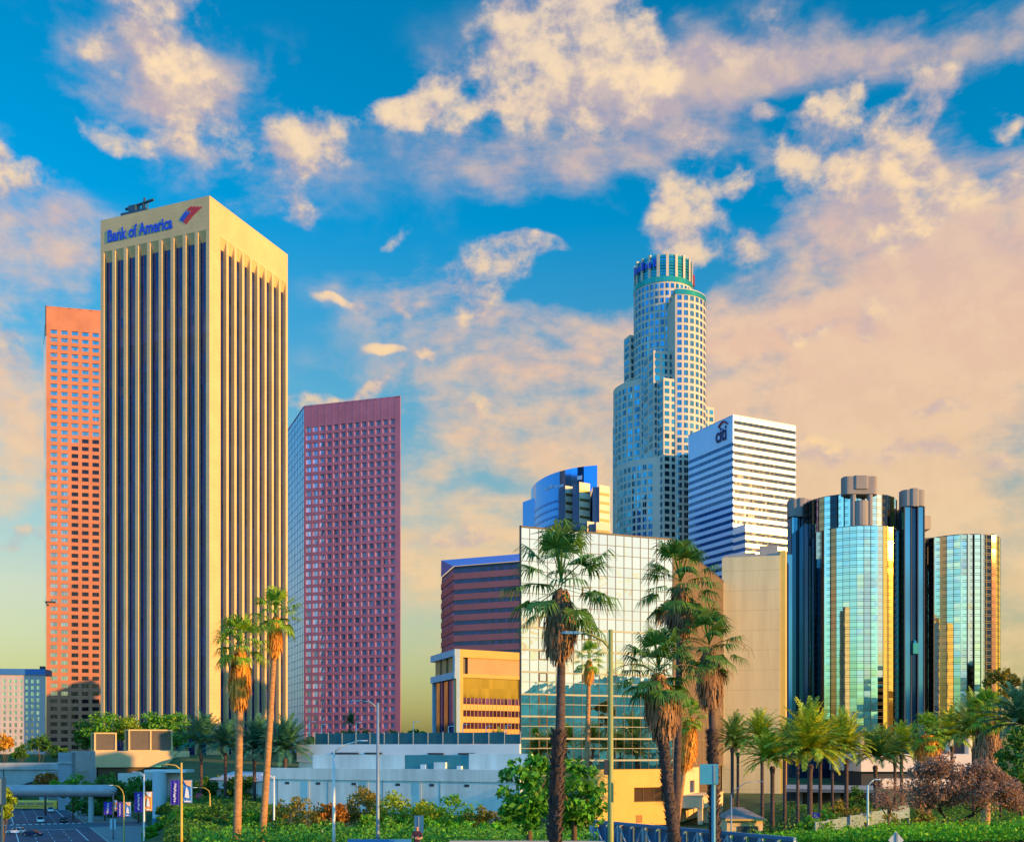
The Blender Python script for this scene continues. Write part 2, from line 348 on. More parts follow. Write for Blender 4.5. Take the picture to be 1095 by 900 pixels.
for k in range(17): rquad(mb, 19.6, 22.0, 0.7 + k * 1.5, 1.5 + k * 1.5, 0.009)
rquad(mb, -2.0, -1.4, 3.4, 25.5, 0.009)
mb.build('road_markings', m_white)['kind'] = 'structure'
mb = MB()
for a, b in ((-70, 2), (19, 150)):
    c = [RP(a, -0.25), RP(b, -0.25), RP(b, 0), RP(a, 0)]; mb.prism([(p.x, p.y) for p in c], -0.1, 0.16)
mb.build('kerb', m_kerb)['kind'] = 'structure'
mb = MB()
for a, b in ((-70, 2), (19, 120)):
    c = [RP(a, -14), RP(b, -14), RP(b, -0.25), RP(a, -0.25)]; mb.prism([(p.x, p.y) for p in c], -0.1, 0.14)
mb.build('pavement', m_walk)['kind'] = 'structure'

# wooded hills behind the viewer, seen only in the mirror glass
m_hill = M('wooded_hill', (0.50, 0.55, 0.28), 0.95, var=0.5, scale=0.035)
def hills():
    mb = MB(); n = 220; rows = []
    for i in range(n + 1):
        a = math.radians(78 + 190 * i / n); s = math.sin(a); c = math.cos(a)
        h = 50 + 5 * math.sin(i * 0.11) + 3 * math.sin(i * 0.37 + 1) + 2.5 * R.random()
        h *= float(np.interp(math.degrees(a), [78, 90, 130, 150, 170], [1.3, 1.35, 1.35, 1.2, 1.0]))
        rows.append([(s * r_, c * r_, z) for r_, z in ((330, -2), (350, h * 0.45 + R.random() * 5), (385, h * 0.8 + R.random() * 6), (430, h), (600, h * 0.8), (900, -3))])
    for r_ in rows: mb.v += r_
    mb.f = [(i * 6 + k, (i + 1) * 6 + k, (i + 1) * 6 + k + 1, i * 6 + k + 1) for i in range(n) for k in range(5)]; mb.mi = [0] * len(mb.f)
    mb.build('hills', m_hill)['kind'] = 'structure'
hills()

# ------------------------------------------------------------------ facade helpers
def gridface(rt, fc, zb, zt, ncol, nrow, wf, hf, mwall, depth, cells, head=0.0, foot=0.0, um=(0.0, 0.0), wall_name='wall', split=0):
    """a wall of bands and piers in front of recessed window panes; panes are added to cells"""
    mb = MB(); u0, u1 = um[0], fc.w - um[1]; cw = (u1 - u0) / ncol; z0 = zb + foot; z1 = zt - head; rh = (z1 - z0) / nrow
    gw = cw * (1 - wf) / 2; gh = rh * (1 - hf) / 2
    e = [0.0] + [u0 + i * cw for i in range(ncol + 1)] + [fc.w]
    for i in range(ncol + 1):
        c = u0 + i * cw; a = 0.0 if i == 0 else c - gw; b = fc.w if i == ncol else c + gw
        mb.fbox(fc, a, b, zb, zt, -depth, 0.0)
    for j in range(nrow + 1):
        c = z0 + j * rh; a = zb if j == 0 else c - gh; b = zt if j == nrow else c + gh
        for i in range(ncol): mb.fbox(fc, u0 + i * cw + gw, u0 + (i + 1) * cw - gw, a, b, -depth, -0.03)
    for i in range(ncol):
        for j in range(nrow):
            q = MB(); a, b = u0 + i * cw + gw - .02, u0 + (i + 1) * cw - gw + .02
            n = max(1, split)
            for k in range(n):
                s0 = a + (b - a) * k / n + (0.08 if k else 0); s1 = a + (b - a) * (k + 1) / n
                t = R.uniform(-1, 1) * 0.012
                q.quad(fc.P(s0, z0 + j * rh + gh - .02, -depth + .05 + t), fc.P(s1, z0 + j * rh + gh - .02, -depth + .05 - t), fc.P(s1, z0 + (j + 1) * rh - gh + .02, -depth + .05 + t), fc.P(s0, z0 + (j + 1) * rh - gh + .02, -depth + .05))
            cells.append(q)
    return mb.build(wall_name, mwall, rt)
def curtain(rt, fc, u0, u1, z0, z1, us, zs, d, mat, jit=0.02, name='glass_wall'):
    mb = MB()
    for i in range(len(us) - 1):
        for j in range(len(zs) - 1):
            t = [R.uniform(-jit, jit) for _ in range(3)]
            mb.quad(fc.P(us[i], zs[j], d + t[0]), fc.P(us[i + 1], zs[j], d + t[1]), fc.P(us[i + 1], zs[j + 1], d + t[1] + t[2]), fc.P(us[i], zs[j + 1], d + t[0] + t[2]))
    return mb.build(name, mat, rt)
def mullions(rt, fc, us, zs, d, w, mat, name='mullion_grid', dep=0.08):
    mb = MB(); U0, U1, Z0, Z1 = us[0], us[-1], zs[0], zs[-1]
    for u in us: mb.fbox(fc, u - w / 2, u + w / 2, Z0, Z1, d, d + dep)
    for z in zs: mb.fbox(fc, U0, U1, z - w / 2, z + w / 2, d, d + dep * 0.7)
    return mb.build(name, mat, rt)
def lin(a, b, n): return [a + (b - a) * i / n for i in range(n + 1)]

# ------------------------------------------------------------------ the pale stone bank tower
m_stone = M('sand_stone', (0.57, 0.41, 0.22), 0.8, var=0.1, scale=0.12, joints=(1.9, 0.05, 0.3))
m_navy = G('navy_glass', (0.008, 0.022, 0.13), 0.06, 0.0, 0.45, var=0.4)
m_blue_sign = M('blue_sign_letters', (0.01, 0.06, 0.6), 0.5, var=0)
m_red_sign = M('red_sign', (0.6, 0.01, 0.03), 0.5, var=0)
m_dark = M('dark_metal', (0.03, 0.035, 0.05), 0.5, var=0.2)
def bank_tower():
    s = 55.5; C = W2(224, 430); u1 = Vector((-.929, .370)); u2 = Vector((.371, .929)); Lc = C + u1 * s; Rc = C + u2 * s; Bk = Lc + u2 * s
    zt = ZZ(209, 430); zb = 4.0; mid = (Lc + Rc) / 2
    rt = thing('bank_tower', 'tallest pale stone tower with dark vertical window strips and a blue bank sign', 'skyscraper', (mid.x, mid.y, zb))
    dp = 1.7; core = inset([Lc, C, Rc, Bk], dp); MB().prism(core, zb, zt - 0.5).build('core', m_dark, rt)
    head = 19.5
    for fc, ua, ub, n in ((Face(Lc, C), 0.9, 0.4, 9), (Face(C, Rc), 6.4, 0.8, 9)):
        mb = MB(); mb.fbox(fc, 0, fc.w, zt - head + 6.0 if False else zt - 13.5, zt, -dp, 0); mb.build('header_wall', m_stone, rt)
        p = (fc.w - ua - ub) / n; fw = p * 0.27
        for i in range(n + 1):
            u = ua + i * p; a, b = u - fw / 2, u + fw / 2
            if i == 0: a, b = 0.0, ua + fw / 2
            if i == n: a, b = fc.w - ub - fw / 2, fc.w
            q = MB(); q.fbox(fc, a, b, zb, zt - 13.5, -dp, -0.004); q.build('pier', m_stone, rt)
        for i in range(n):
            a, b = ua + i * p + fw / 2, ua + (i + 1) * p - fw / 2
            q = MB(); z0 = zt - 13.5; z1 = zt - 17.5                      # sloped soffit
            q.quad(fc.P(a, z1, -dp + .02), fc.P(b, z1, -dp + .02), fc.P(b, z0, -0.05), fc.P(a, z0, -0.05)); q.build('soffit', m_stone, rt)
            g = MB(); nz = 54; w3 = (b - a) / 3
            for j in range(nz):
                za = zb + (z1 - zb) * j / nz; zc = zb + (z1 - zb) * (j + 1) / nz
                for k in range(3):
                    t = R.uniform(-.01, .01)
                    g.quad(fc.P(a + k * w3 + .05, za + .15, -dp + .05 + t), fc.P(a + (k + 1) * w3 - .05, za + .15, -dp + .05 - t), fc.P(a + (k + 1) * w3 - .05, zc, -dp + .05 - t), fc.P(a + k * w3 + .05, zc, -dp + .05 + t))
            g.build('window_strip', m_navy, rt)
    # roof edge
    fL = Face(Lc, C); ux = Vector((fL.u.x, fL.u.y, 0)); nn = Vector((fL.n.x, fL.n.y, 0)); uz = Vector((0, 0, 1))
    text('Bank of America', 7.0, m_blue_sign, rt, fL.P(3.6, zt - 9.8, 0.12), ux, uz, nn, 0.08, 'sign_lettering', bold=0.2, xs=0.715)
    em = MB(); o = fL.P(40.8, zt - 9.6, 0.0)
    def E(x, y): return o + ux * x + uz * y + nn * 0.12
    def edge(q, t):                                        # q across the four stripes, t along each stripe
        a0, b0, a1, b1 = (0.0, 2.4), (5.6, 6.9), (3.4, 0.0), (11.4, 5.6)
        x = (a0[0] + (b0[0] - a0[0]) * t) * (1 - q) + (a1[0] + (b1[0] - a1[0]) * t) * q; y = (a0[1] + (b0[1] - a0[1]) * t) * (1 - q) + (a1[1] + (b1[1] - a1[1]) * t) * q
        return E(x, y + .55 * math.sin(math.pi * t))
    for i, (q0, q1, mi, ta, tb) in enumerate(((0, .22, 1, 0, .55), (0, .22, 0, .6, 1), (.27, .48, 1, 0, .55), (.27, .48, 0, .6, 1), (.53, .74, 0, 0, 1), (.79, 1, 0, 0, 1))):
        for k in range(6): t0, t1 = ta + (tb - ta) * k / 6, ta + (tb - ta) * (k + 1) / 6; em.quad(edge(q0, t0), edge(q1, t0), edge(q1, t1), edge(q0, t1), mi)
    em.build('flag_emblem', [m_red_sign, m_blue_sign], rt)
    # window-cleaning crane on the roof
    cr = thing('roof_crane', 'dark blue window cleaning crane on the roof of the pale bank tower', 'crane', fL.P(13, zt, -6))
    m_rig = M('rig_blue', (0.02, 0.06, 0.12), 0.5, var=0.2)
    b = MB(); b.fbox(fL, 7, 20.5, zt + 1.0, zt + 3.6, -8, -4); b.build('carriage', m_rig, cr)
    for u in (8, 18.5):
        q = MB(); q.fbox(fL, u - .5, u + .5, zt, zt + 1.0, -7.6, -4.4); q.build('rail_bogie', m_dark, cr)
    b = MB(); b.tube([fL.P(8, zt + 6.0, -6), fL.P(22.5, zt + 7.4, -6)], 0.6, 6); b.tube([fL.P(9, zt + 3.0, -6), fL.P(20.5, zt + 3.2, -6)], 0.35, 6)
    for k in range(8): b.tube([fL.P(9.3 + k * 1.4, zt + 3.4, -6), fL.P(10.0 + k * 1.4, zt + 6.2 + k * .14, -6)], 0.25, 5)
    b.build('jib', m_rig, cr)
    b = MB(); b.fbox(fL, 10.5, 14, zt + 3.6, zt + 6.4, -7.4, -4.6); b.build('winch_housing', m_rig, cr)
    b = MB(); b.tube([fL.P(17, zt + 3.4, -6), fL.P(18.0, zt + 9.0, -6)], 0.5, 6); b.build('mast', m_rig, cr)
bank_tower()

# ------------------------------------------------------------------ orange granite tower behind it, left
m_orange = M('orange_granite', (0.46, 0.18, 0.10), 0.7, var=0.14, scale=0.1)
m_owin = G('bronze_pane', (0.42, 0.33, 0.36), 0.05, 1.0, var=0.25)
m_skyglass = G('sky_blue_glass', (0.30, 0.55, 0.80), 0.05, 1.0, wave=0.02)
def granite_tower():
    A = W2(49.5, 600); d = Vector((27.4, 6.4)).normalized(); B = A + d * 52; A2 = W2(46.6, 655); B2 = B + Vector((-d.y, d.x)) * 45
    zb = 8; zt = ZZ(327, 600)
    rt = thing('granite_tower', 'orange granite tower with a grid of windows behind the pale bank tower', 'skyscraper', ((A.x + B2.x) / 2, (A.y + B2.y) / 2, zb))
    MB().prism(inset([A, B, B2, A2], 0.62), zb, zt - 0.8).build('core', m_dark, rt)
    fc = Face(A, B); cells = []
    gridface(rt, fc, zb, zt, 9, 57, 0.66, 0.52, m_orange, 0.6, cells, head=12.0, foot=2.0, um=(1.2, 1.2), wall_name='granite_wall', split=3)
    m_od = G('pane_dark_reflection', (0.03, 0.025, 0.04), 0.06, 0.6, var=0.5); lo, up = [], []  # darker panes paint a reflection into the lower and right windows
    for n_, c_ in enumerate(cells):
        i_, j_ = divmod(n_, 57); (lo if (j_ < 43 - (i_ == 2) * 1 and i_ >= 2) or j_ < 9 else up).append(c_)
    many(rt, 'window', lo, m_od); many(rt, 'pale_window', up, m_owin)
    fl = Face(A2, A); curtain(rt, fl, 0, fl.w - .6, zb, zt, lin(0, fl.w - .6, 8), lin(zb, zt, 60), -0.1, m_skyglass, 0.01)
    MB().fbox(fl, fl.w - 2.5, fl.w - 0.05, zt - 16, zt + 0.3, -0.05, 0.5).build('corner_rail', m_dark, rt)
    MB().prism([A, B, B2, A2], zt - 0.78, zt - 0.3).build('roof', m_orange, rt)
    b = MB(); b.tube([fc.P(0.2, ZZ(645, 600), 0), fc.P(0.2, ZZ(644, 600), 3.5), fc.P(4.5, ZZ(644.4, 600), 4.0)], 0.35, 6); b.fbox(fc, 0.8, 5.6, ZZ(645.2, 600), ZZ(643.6, 600), 3.6, 5.0); b.build('wall_lamp_bracket', m_dark, rt)
granite_tower()

# ------------------------------------------------------------------ purple granite tower with a blue glass flank
m_purple = M('plum_granite', (0.32, 0.13, 0.235), 0.65, var=0.12, scale=0.1)
m_pwin = G('plum_pane', (0.55, 0.44, 0.70), 0.08, 0.4, 0.5, var=0.5)
def plum_tower():
    A = W2(325, 556); B = W2(428, 540); zt = ZZ(423, 540); zb = 10; A2 = W2(306.5, 600); B2 = Vector((B.x - 9, B.y + 60))
    rt = thing('plum_tower', 'plum coloured granite tower with a pale blue glass flank', 'skyscraper', ((A.x + B2.x) / 2, 575, zb))
    MB().prism(inset([A, B, B2, A2], 0.62), zb, zt - 0.8).build('core', m_dark, rt)
    fc = Face(A, B); cells = []
    gridface(rt, fc, zb, zt, 13, 42, 0.72, 0.62, m_purple, 0.5, cells, head=10.5, foot=3, um=(0.6, 2.4), wall_name='granite_wall', split=2)
    many(rt, 'window', cells, m_pwin)
    fl = Face(A2, A); us = lin(0, fl.w - .5, 11); zs = lin(zb, zt, 46)
    curtain(rt, fl, 0, fl.w, zb, zt, us, zs, -0.15, G('pale_flank_glass', (0.30, 0.64, 1.0), 0.08, 0.2), 0.02)
    mullions(rt, fl, us, zs, -0.12, 0.22, M('flank_mullion', (0.12, 0.25, 0.45), 0.5, var=0))
    MB().prism([A, B, B2, A2], zt - 0.78, zt - 0.3).build('roof', m_purple, rt)
plum_tower()

# ------------------------------------------------------------------ banded tower (white spandrels, blue shaded flank)
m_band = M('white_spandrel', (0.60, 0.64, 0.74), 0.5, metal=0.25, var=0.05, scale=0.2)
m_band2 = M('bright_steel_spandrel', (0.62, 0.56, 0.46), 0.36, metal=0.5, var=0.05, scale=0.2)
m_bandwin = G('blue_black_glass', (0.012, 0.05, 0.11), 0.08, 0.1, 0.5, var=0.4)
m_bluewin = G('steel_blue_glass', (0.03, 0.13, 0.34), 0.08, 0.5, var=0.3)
m_shadespan = M('shaded_spandrel_blue', (0.34, 0.54, 0.84), 0.3, metal=0.2, var=0.05)  # bluer copy of the white spandrel, shade put into the colour
def banded_tower():
    C = W2(784, 600); Lc = W2(736, 639.6); Rc = W2(851, 621); Bk = Lc + (Rc - C); zt = ZZ(443, 600); zb = 9
    rt = thing('banded_tower', 'white banded office tower, blue on its shaded flank, with a small navy sign in its top corner', 'skyscraper', ((Lc.x + Rc.x) / 2, 630, zb))
    MB().prism(inset([Lc, C, Rc, Bk], 0.45), zb, zt - 0.6).build('core', m_dark, rt)
    fl, fr = Face(Lc, C), Face(C, Rc); fh = 4.28
    def banded(fc, z0, z1, mw, ms, topblank):
        n = int((z1 - topblank - z0) / fh); w = MB(); 
        for j in range(n + 1):
            z = z1 - topblank - j * fh
            hi = z1 if j == 0 else z + fh * 0.52
            w.fbox(fc, 0, fc.w, z, hi, -0.4, 0)
            g = MB(); m = int(fc.w / 1.5)
            for k in range(m):
                a, b = fc.w * k / m, fc.w * (k + 1) / m; t = R.uniform(-.012, .012)
                g.quad(fc.P(a + .08, z - fh * .5, -.3 + t), fc.P(b - .08, z - fh * .5, -.3 - t), fc.P(b - .08, z + .03, -.3 - t), fc.P(a + .08, z + .03, -.3))
            g.build('window_band', mw, rt)
        w.build('spandrel_wall', ms, rt)
    banded(fl, zb, zt, m_bluewin, m_shadespan, 15.5)
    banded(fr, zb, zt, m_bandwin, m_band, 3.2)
    # lower block standing forward
    n = fr.n; P0 = C + n * 10.4; P1 = Rc + n * 10.4; zl = ZZ(560, 590)
    MB().prism(inset([C, P0, P1, Rc], 0.45), zb, zl - 0.5).build('podium_core', m_dark, rt)
    f2, f3 = Face(P0, P1), Face(C + n * 0.02, P0)
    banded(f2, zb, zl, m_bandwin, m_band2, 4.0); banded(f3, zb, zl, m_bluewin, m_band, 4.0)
    MB().prism([Lc, C, Rc, Bk], zt - 0.58, zt - 0.2).build('roof', m_band, rt); MB().prism([C, P0, P1, Rc], zl - 0.48, zl - 0.2).build('podium_roof', m_band, rt)
    ux = Vector((fl.u.x, fl.u.y, 0)); uz = Vector((0, 0, 1)); nn = Vector((fl.n.x, fl.n.y, 0)); ms = M('navy_sign', (0.015, 0.02, 0.12), 0.6, var=0)
    text('citi', 12, ms, rt, fl.P(27.6, zt - 12.2, 0.3), ux, uz, nn, 0.2, 'sign_lettering', bold=0.18, xs=0.72)
    a = MB(); pts = [fl.P(30.6 + 8.2 * t, zt - 3.9 + 2.3 * math.sin(math.pi * t), 0.5) for t in lin(0, 1, 10)]; a.tube(pts, 0.5, 6); a.build('sign_arc', M('dark_red_sign', (0.25, 0.01, 0.05), 0.6, var=0), rt)
banded_tower()

# ------------------------------------------------------------------ the tall round-topped tower
m_ubs = M('cream_granite', (0.50, 0.46, 0.40), 0.75, var=0.07, scale=0.1)
m_teal = G('teal_glass', (0.04, 0.22, 0.36), 0.06, 0.9, var=0.6)
m_teal2 = G('teal_band_glass', (0.03, 0.30, 0.24), 0.12, 0.5)
def round_tower():
    D = 690.0; s = D / F; zb = 8
    def X(px): return (px - CX) * s
    def Z(py): return ZZ(py, D)
    rt = thing('round_crown_tower', 'tallest slender cream tower of stacked drums with a finned round crown', 'skyscraper', (X(712), D, zb))
    cells = []
    fh = 7.7 * s
    def drum(px, dy, rpx, top, a_lo, a_hi, ncol, mat=m_ubs, wins=True, n=48, name='drum'):
        c = (X(px), D + dy); r = rpx * s
        mb = MB(); mb.cyl(c, r, zb, Z(top), n); mb.build(name, mat, rt)
        if not wins: return
        rows = int((Z(top) - Z(600)) / fh)
        for j in range(1, rows):
            z = Z(top) - j * fh - 2.5
            for k in range(ncol):
                a = math.radians(a_lo + (a_hi - a_lo) * (k + .5) / ncol); h = math.radians((a_hi - a_lo) / ncol) * 0.31
                q = MB()
                for (x0, x1) in ((-h, -h * .1), (h * .1, h)):
                    e = []
                    for aa in (a + x0, a + x1): e.append((c[0] + (r + .12) * math.cos(aa), c[1] + (r + .12) * math.sin(aa)))
                    q.quad((*e[0], z), (*e[1], z), (*e[1], z + fh * .66), (*e[0], z + fh * .66))
                cells.append(q)
    def block(px, dx_l, dx_r, depth_f, top, nl, nr, ang=26, name='block'):
        """square-cornered bay: corner at px, flank to the left and face to the right"""
        c = Vector((X(px), D + depth_f)); a = math.radians(ang)
        ur = Vector((math.cos(a), math.sin(a))); ul = Vector((-math.sin(a), math.cos(a)))
        wr = dx_r * s / ur.x; wl = dx_l * s / abs(ul.x)
        Rr, Ll = c + ur * wr, c + ul * wl; MB().prism([Ll, c, Rr, Rr + ul * wl], zb, Z(top)).build(name, m_ubs, rt)
        for fc, n in ((Face(c, Rr), nr), (Face(Ll, c), nl)):
            rows = int((Z(top) - Z(600)) / fh); w = fc.w / n if n else 0
            for j in range(1, rows + 1):
                z = Z(top) - j * fh
                for k in range(n):
                    q = MB(); q.fquad(fc, w * (k + .17), w * (k + .83), z, z + fh * .62, 0.12); cells.append(q)
    # angles: -90 faces the viewer
    drum(712, 12, 32.0, 301, -175, -5, 17)
    c = (X(719), D - 8); r = 33 * s                        # front bay: a round front with a flat flank at its left
    arc = [(c[0] + r * math.cos(math.radians(t)), c[1] + r * math.sin(math.radians(t))) for t in range(-97, 5, 3)]
    MB().prism([(arc[0][0] - 7 * s, D + 14)] + arc + [(arc[-1][0], D + 14)], zb, Z(328)).build('front_bay', m_ubs, rt)
    MB().prism([(arc[0][0] - 7 * s - .1, D + 14)] + [(c[0] + (p[0] - c[0]) * 1.012, c[1] + (p[1] - c[1]) * 1.012) for p in arc] + [(arc[-1][0], D + 14)], Z(334), Z(329)).build('teal_band', m_teal2, rt)
    for j in range(1, int((Z(328) - Z(600)) / fh)):
        z = Z(328) - j * fh - 2.5
        for k in range(8):
            a = math.radians(-95 + 95 * (k + .5) / 8); h = math.radians(95 / 8) * .31; q = MB()
            for (x0, x1) in ((-h, -h * .1), (h * .1, h)):
                e = [(c[0] + (r + .12) * math.cos(a + x), c[1] + (r + .12) * math.sin(a + x)) for x in (x0, x1)]
                q.quad((*e[0], z), (*e[1], z), (*e[1], z + fh * .66), (*e[0], z + fh * .66))
            cells.append(q)
    drum(706, 26, 46, 404, -170, -95, 7, name='rear_drum')
    drum(709, 4, 51, 500, -172, -108, 9, name='base_drum')
    block(676, 5, 26, 14, 349, 1, 3, 20); block(664, 5, 30, 16, 445, 1, 3, 20)
    block(694, 7, 24, -22, 388, 2, 3, 14); block(702.5, 10, 15, -30, 421, 2, 2, 20)
    block(738, 5, 19, 6, 398, 0, 2, 24); block(746, 5, 20, 2, 432, 0, 3, 24)
    many(rt, 'window', cells, m_teal)
    # crown: teal bands, ring and fins
    for c, r, t in (((X(712), D + 12), 32.4, 300.5),):
        b = MB(); b.cyl(c, r * s, Z(t + 5.5), Z(t), 48); b.build('teal_band', m_teal2, rt)
    c = (X(712), D + 12); b = MB(); b.cyl(c, 30.6 * s, Z(301), Z(277), 48); b.build('crown_drum', m_teal2, rt)
    for k in range(20):
        a = math.tau * k / 20; q = MB(); ca, sa = math.cos(a), math.sin(a); r0, r1 = 28 * s, 32 * s; w = 2.7 * s
        o = Vector((c[0] + r0 * ca + sa * w / 2 * 1.0, c[1] + r0 * sa - ca * w / 2, Z(300.4)))
        q.obox(o, (ca * (r1 - r0), sa * (r1 - r0), 0), (-sa * w, ca * w, 0), (0, 0, Z(276.5 - (k % 2)) - Z(300.4))); q.build('crown_fin', m_ubs, rt)
    b = MB()
    for k in range(7):
        z = Z(298 - k * 3); b.cyl(c, 31.0 * s, z, z + 0.6, 48)
    b.build('crown_ring', m_teal, rt)
    b = MB(); b.tube([(c[0] - 2, c[1] - 8, Z(277)), (c[0] - 5, c[1] - 9, Z(271.5))], 0.5, 5); b.build('mast', m_dark, rt)
    MB().box(X(742.6), X(745.2), D + 8, D + 11, Z(300), Z(288)).build('red_sign_panel', M('dark_red_panel', (0.3, 0.02, 0.04), 0.6, var=0.1), rt)
    b = MB()
    for k in range(7):
        a = math.radians(-168 + k * 8.5); r = 32.6 * s; p = Vector((c[0] + r * math.cos(a), c[1] + r * math.sin(a), Z(290)))
        t = Vector((-math.sin(a), math.cos(a), 0)); nrm = Vector((math.cos(a), math.sin(a), 0))
        b.obox(p, t * 1.7, nrm * .3, (0, 0, 3.6 + 1.8 * (k % 3 == 0)))
    b.build('blue_sign_letters', m_blue_sign, rt)
round_tower()

# ------------------------------------------------------------------ blue glass tower with a curved sail
m_sail = G('deep_blue_glass', (0.06, 0.28, 0.80), 0.08, 0.9, wave=0.01)
m_cream = M('cream_panel', (0.62, 0.55, 0.42), 0.7, var=0.06)
m_goldwin = G('gold_band_glass', (0.55, 0.38, 0.12), 0.1, 0.8)
def sail_tower():
    zb = 10
    rt = thing('sail_tower', 'blue glass tower with a curved sail top and cream stepped bays', 'skyscraper', (W2(605, 610).x, 610, zb))
    pts = []
    for t in lin(0, 1, 16):
        a = math.radians(180 + 82 * t); pts.append((W2(636.5, 589).x + 6.9 + 41.3 * math.cos(a), 651 + 62 * math.sin(a)))
    zt = 20 + 303 / F * 589
    poly = pts + [(pts[-1][0] + 2, 668), (pts[0][0], 668)]
    MB().prism(poly, zb, zt).build('sail_wall', m_sail, rt)
    m_fb = G('navy_band_glass', (0.03, 0.14, 0.50), 0.1, 0.9)
    for z in np.arange(60, zt - 14, 4.3):
        q = [Vector(p) for p in pts[:-1]]; b = MB(); off = []
        for i in range(len(q)):
            d = (q[min(i + 1, len(q) - 1)] - q[max(i - 1, 0)]).normalized(); n = Vector((d.y, -d.x)); n = -n if n.dot(Vector((-.6, -.8))) < 0 else n; off.append(q[i] + n * 0.12)
        k = len(off); b.add([(p.x, p.y, z) for p in off] + [(p.x, p.y, z + 1.3) for p in off], [(i, i + 1, i + 1 + k, i + k) for i in range(k - 1)])
        b.build('floor_band', m_fb, rt)
    # faint pale sign marks near the top
    b = MB(); q = [Vector(p) for p in pts]
    for i, (h, wz) in {7: (8, 1.4), 8: (8, 2.0), 9: (8.4, 1.2), 10: (9, 1.4), 13: (7, 2.2)}.items():
        d = q[i + 1] - q[i]; n = Vector((d.y, -d.x)).normalized() * -0.2
        if n.y > 0: n = -n
        b.obox((q[i].x + n.x, q[i].y + n.y, zt - h), (d.x * .7, d.y * .7, 0), (-n.x * .5, -n.y * .5, 0), (0, 0, wz))
    b.build('sign_marks', M('pale_sign', (0.5, 0.6, 0.75), 0.5, var=0), rt)
    A = W2(559, 644); B = W2(574.5, 630); zl = ZZ(533, 635)
    MB().prism([A, B, (B.x + 4, 672), (A.x, 672)], zb, zl).build('side_block', m_sail, rt)
    MB().prism([W2(574.8, 640), W2(583, 640), W2(583, 668), W2(574.8, 668)], zb, zl + 1).build('link_block', G('dark_blue_glass', (0.01, 0.05, 0.2), 0.1, 0.8), rt)
    for (x0, x1, top, D, dd) in ((604.5, 613.5, 519, 582, 3), (619.5, 631, 515, 573, 4), (641, 652, 518, 566, 4), (628, 635.5, 557, 561, 2.5), (637.5, 652.5, 558, 560, 3)):
        A, B = W2(x0, D), W2(x1, D + dd); z1 = ZZ(top, D); fc = Face(A, B)
        MB().prism([A, B, (B.x - 0, B.y + 26), (A.x, A.y + 26)], zb, z1).build('bay', m_cream, rt)
        for z in np.arange(z1 - 5.5, 80, -4.6): b = MB(); b.fquad(fc, fc.w * .04, fc.w * .96, z, z + 1.5, 0.06); b.build('bay_window_band', m_goldwin, rt)
        d = W2(x0, D + 1); MB().box(d.x - 3.6, d.x - 0.02, D + 1, D + 25, zb, z1 - 1).build('bay_flank', m_navy, rt)
sail_tower()

# ------------------------------------------------------------------ maroon banded block
m_maroon = M('maroon_granite', (0.36, 0.10, 0.11), 0.6, var=0.1, scale=0.1)
def maroon_block():
    A = W2(485, 462); B = W2(585, 444); L2 = W2(471.5, 492); zt = 98.6; zr = 106.2; zb = 10
    Bk = Vector((B.x - 4, 481)); Lk = Vector((L2.x + 1.2, 498))
    rt = thing('maroon_block', 'maroon office block with dark window bands and a sloping blue roof edge', 'office building', ((A.x + B.x) / 2, 490, zb))
    MB().prism(inset([L2, A, B, Bk, Lk], 0.42), zb, zt - .1).build('core', m_dark, rt)
    fc, fl = Face(A, B), Face(L2, A)
    for f_, mw, nm in ((fc, m_navy, 0), (fl, m_bluewin, 1)):
        w = MB(); fh = 4.45; n = 19
        for j in range(n):
            z = zt - 1.4 - j * fh; w.fbox(f_, 0, f_.w, z - fh, z - fh * .42, -.4, 0)
            g = MB(); m = max(3, int(f_.w / 1.6))
            for k in range(m):
                a, b = f_.w * k / m, f_.w * (k + 1) / m; t = R.uniform(-.02, .02)
                g.quad(f_.P(a + .06, z - fh * .45, -.3 + t), f_.P(b - .06, z - fh * .45, -.3 - t), f_.P(b - .06, z + .02, -.3 - t), f_.P(a + .06, z + .02, -.3))
            g.build('window_band', mw, rt)
        w.build('spandrel_wall', m_maroon, rt)
    TL = Vector((L2.x + .2, L2.y - 1.0)); TR = B + (TL - A); b = MB()
    b.quad((A.x, A.y, zt), (B.x, B.y, zt), (TR.x, TR.y, zr), (TL.x, TL.y, zr)); b.add([(L2.x, L2.y, zt), (A.x, A.y, zt), (TL.x, TL.y, zr)], [(0, 1, 2)])
    b.add([(TL.x, TL.y, zr), (TR.x, TR.y, zr), (Bk.x, Bk.y, zr), (Lk.x, Lk.y, zr)], [(0, 1, 2, 3)]); b.build('sloping_roof', G('royal_blue_roof', (0.015, 0.14, 0.60), 0.35, 0.15), rt)
    b = MB(); b.fbox(fl, 3, 6, zt - 76, zt - 70, 0, 2); b.tube([fl.P(1, zt - 80, 1), fl.P(1, zt - 62, 1)], .3, 5); b.build('service_mast', m_dark, rt)
maroon_block()

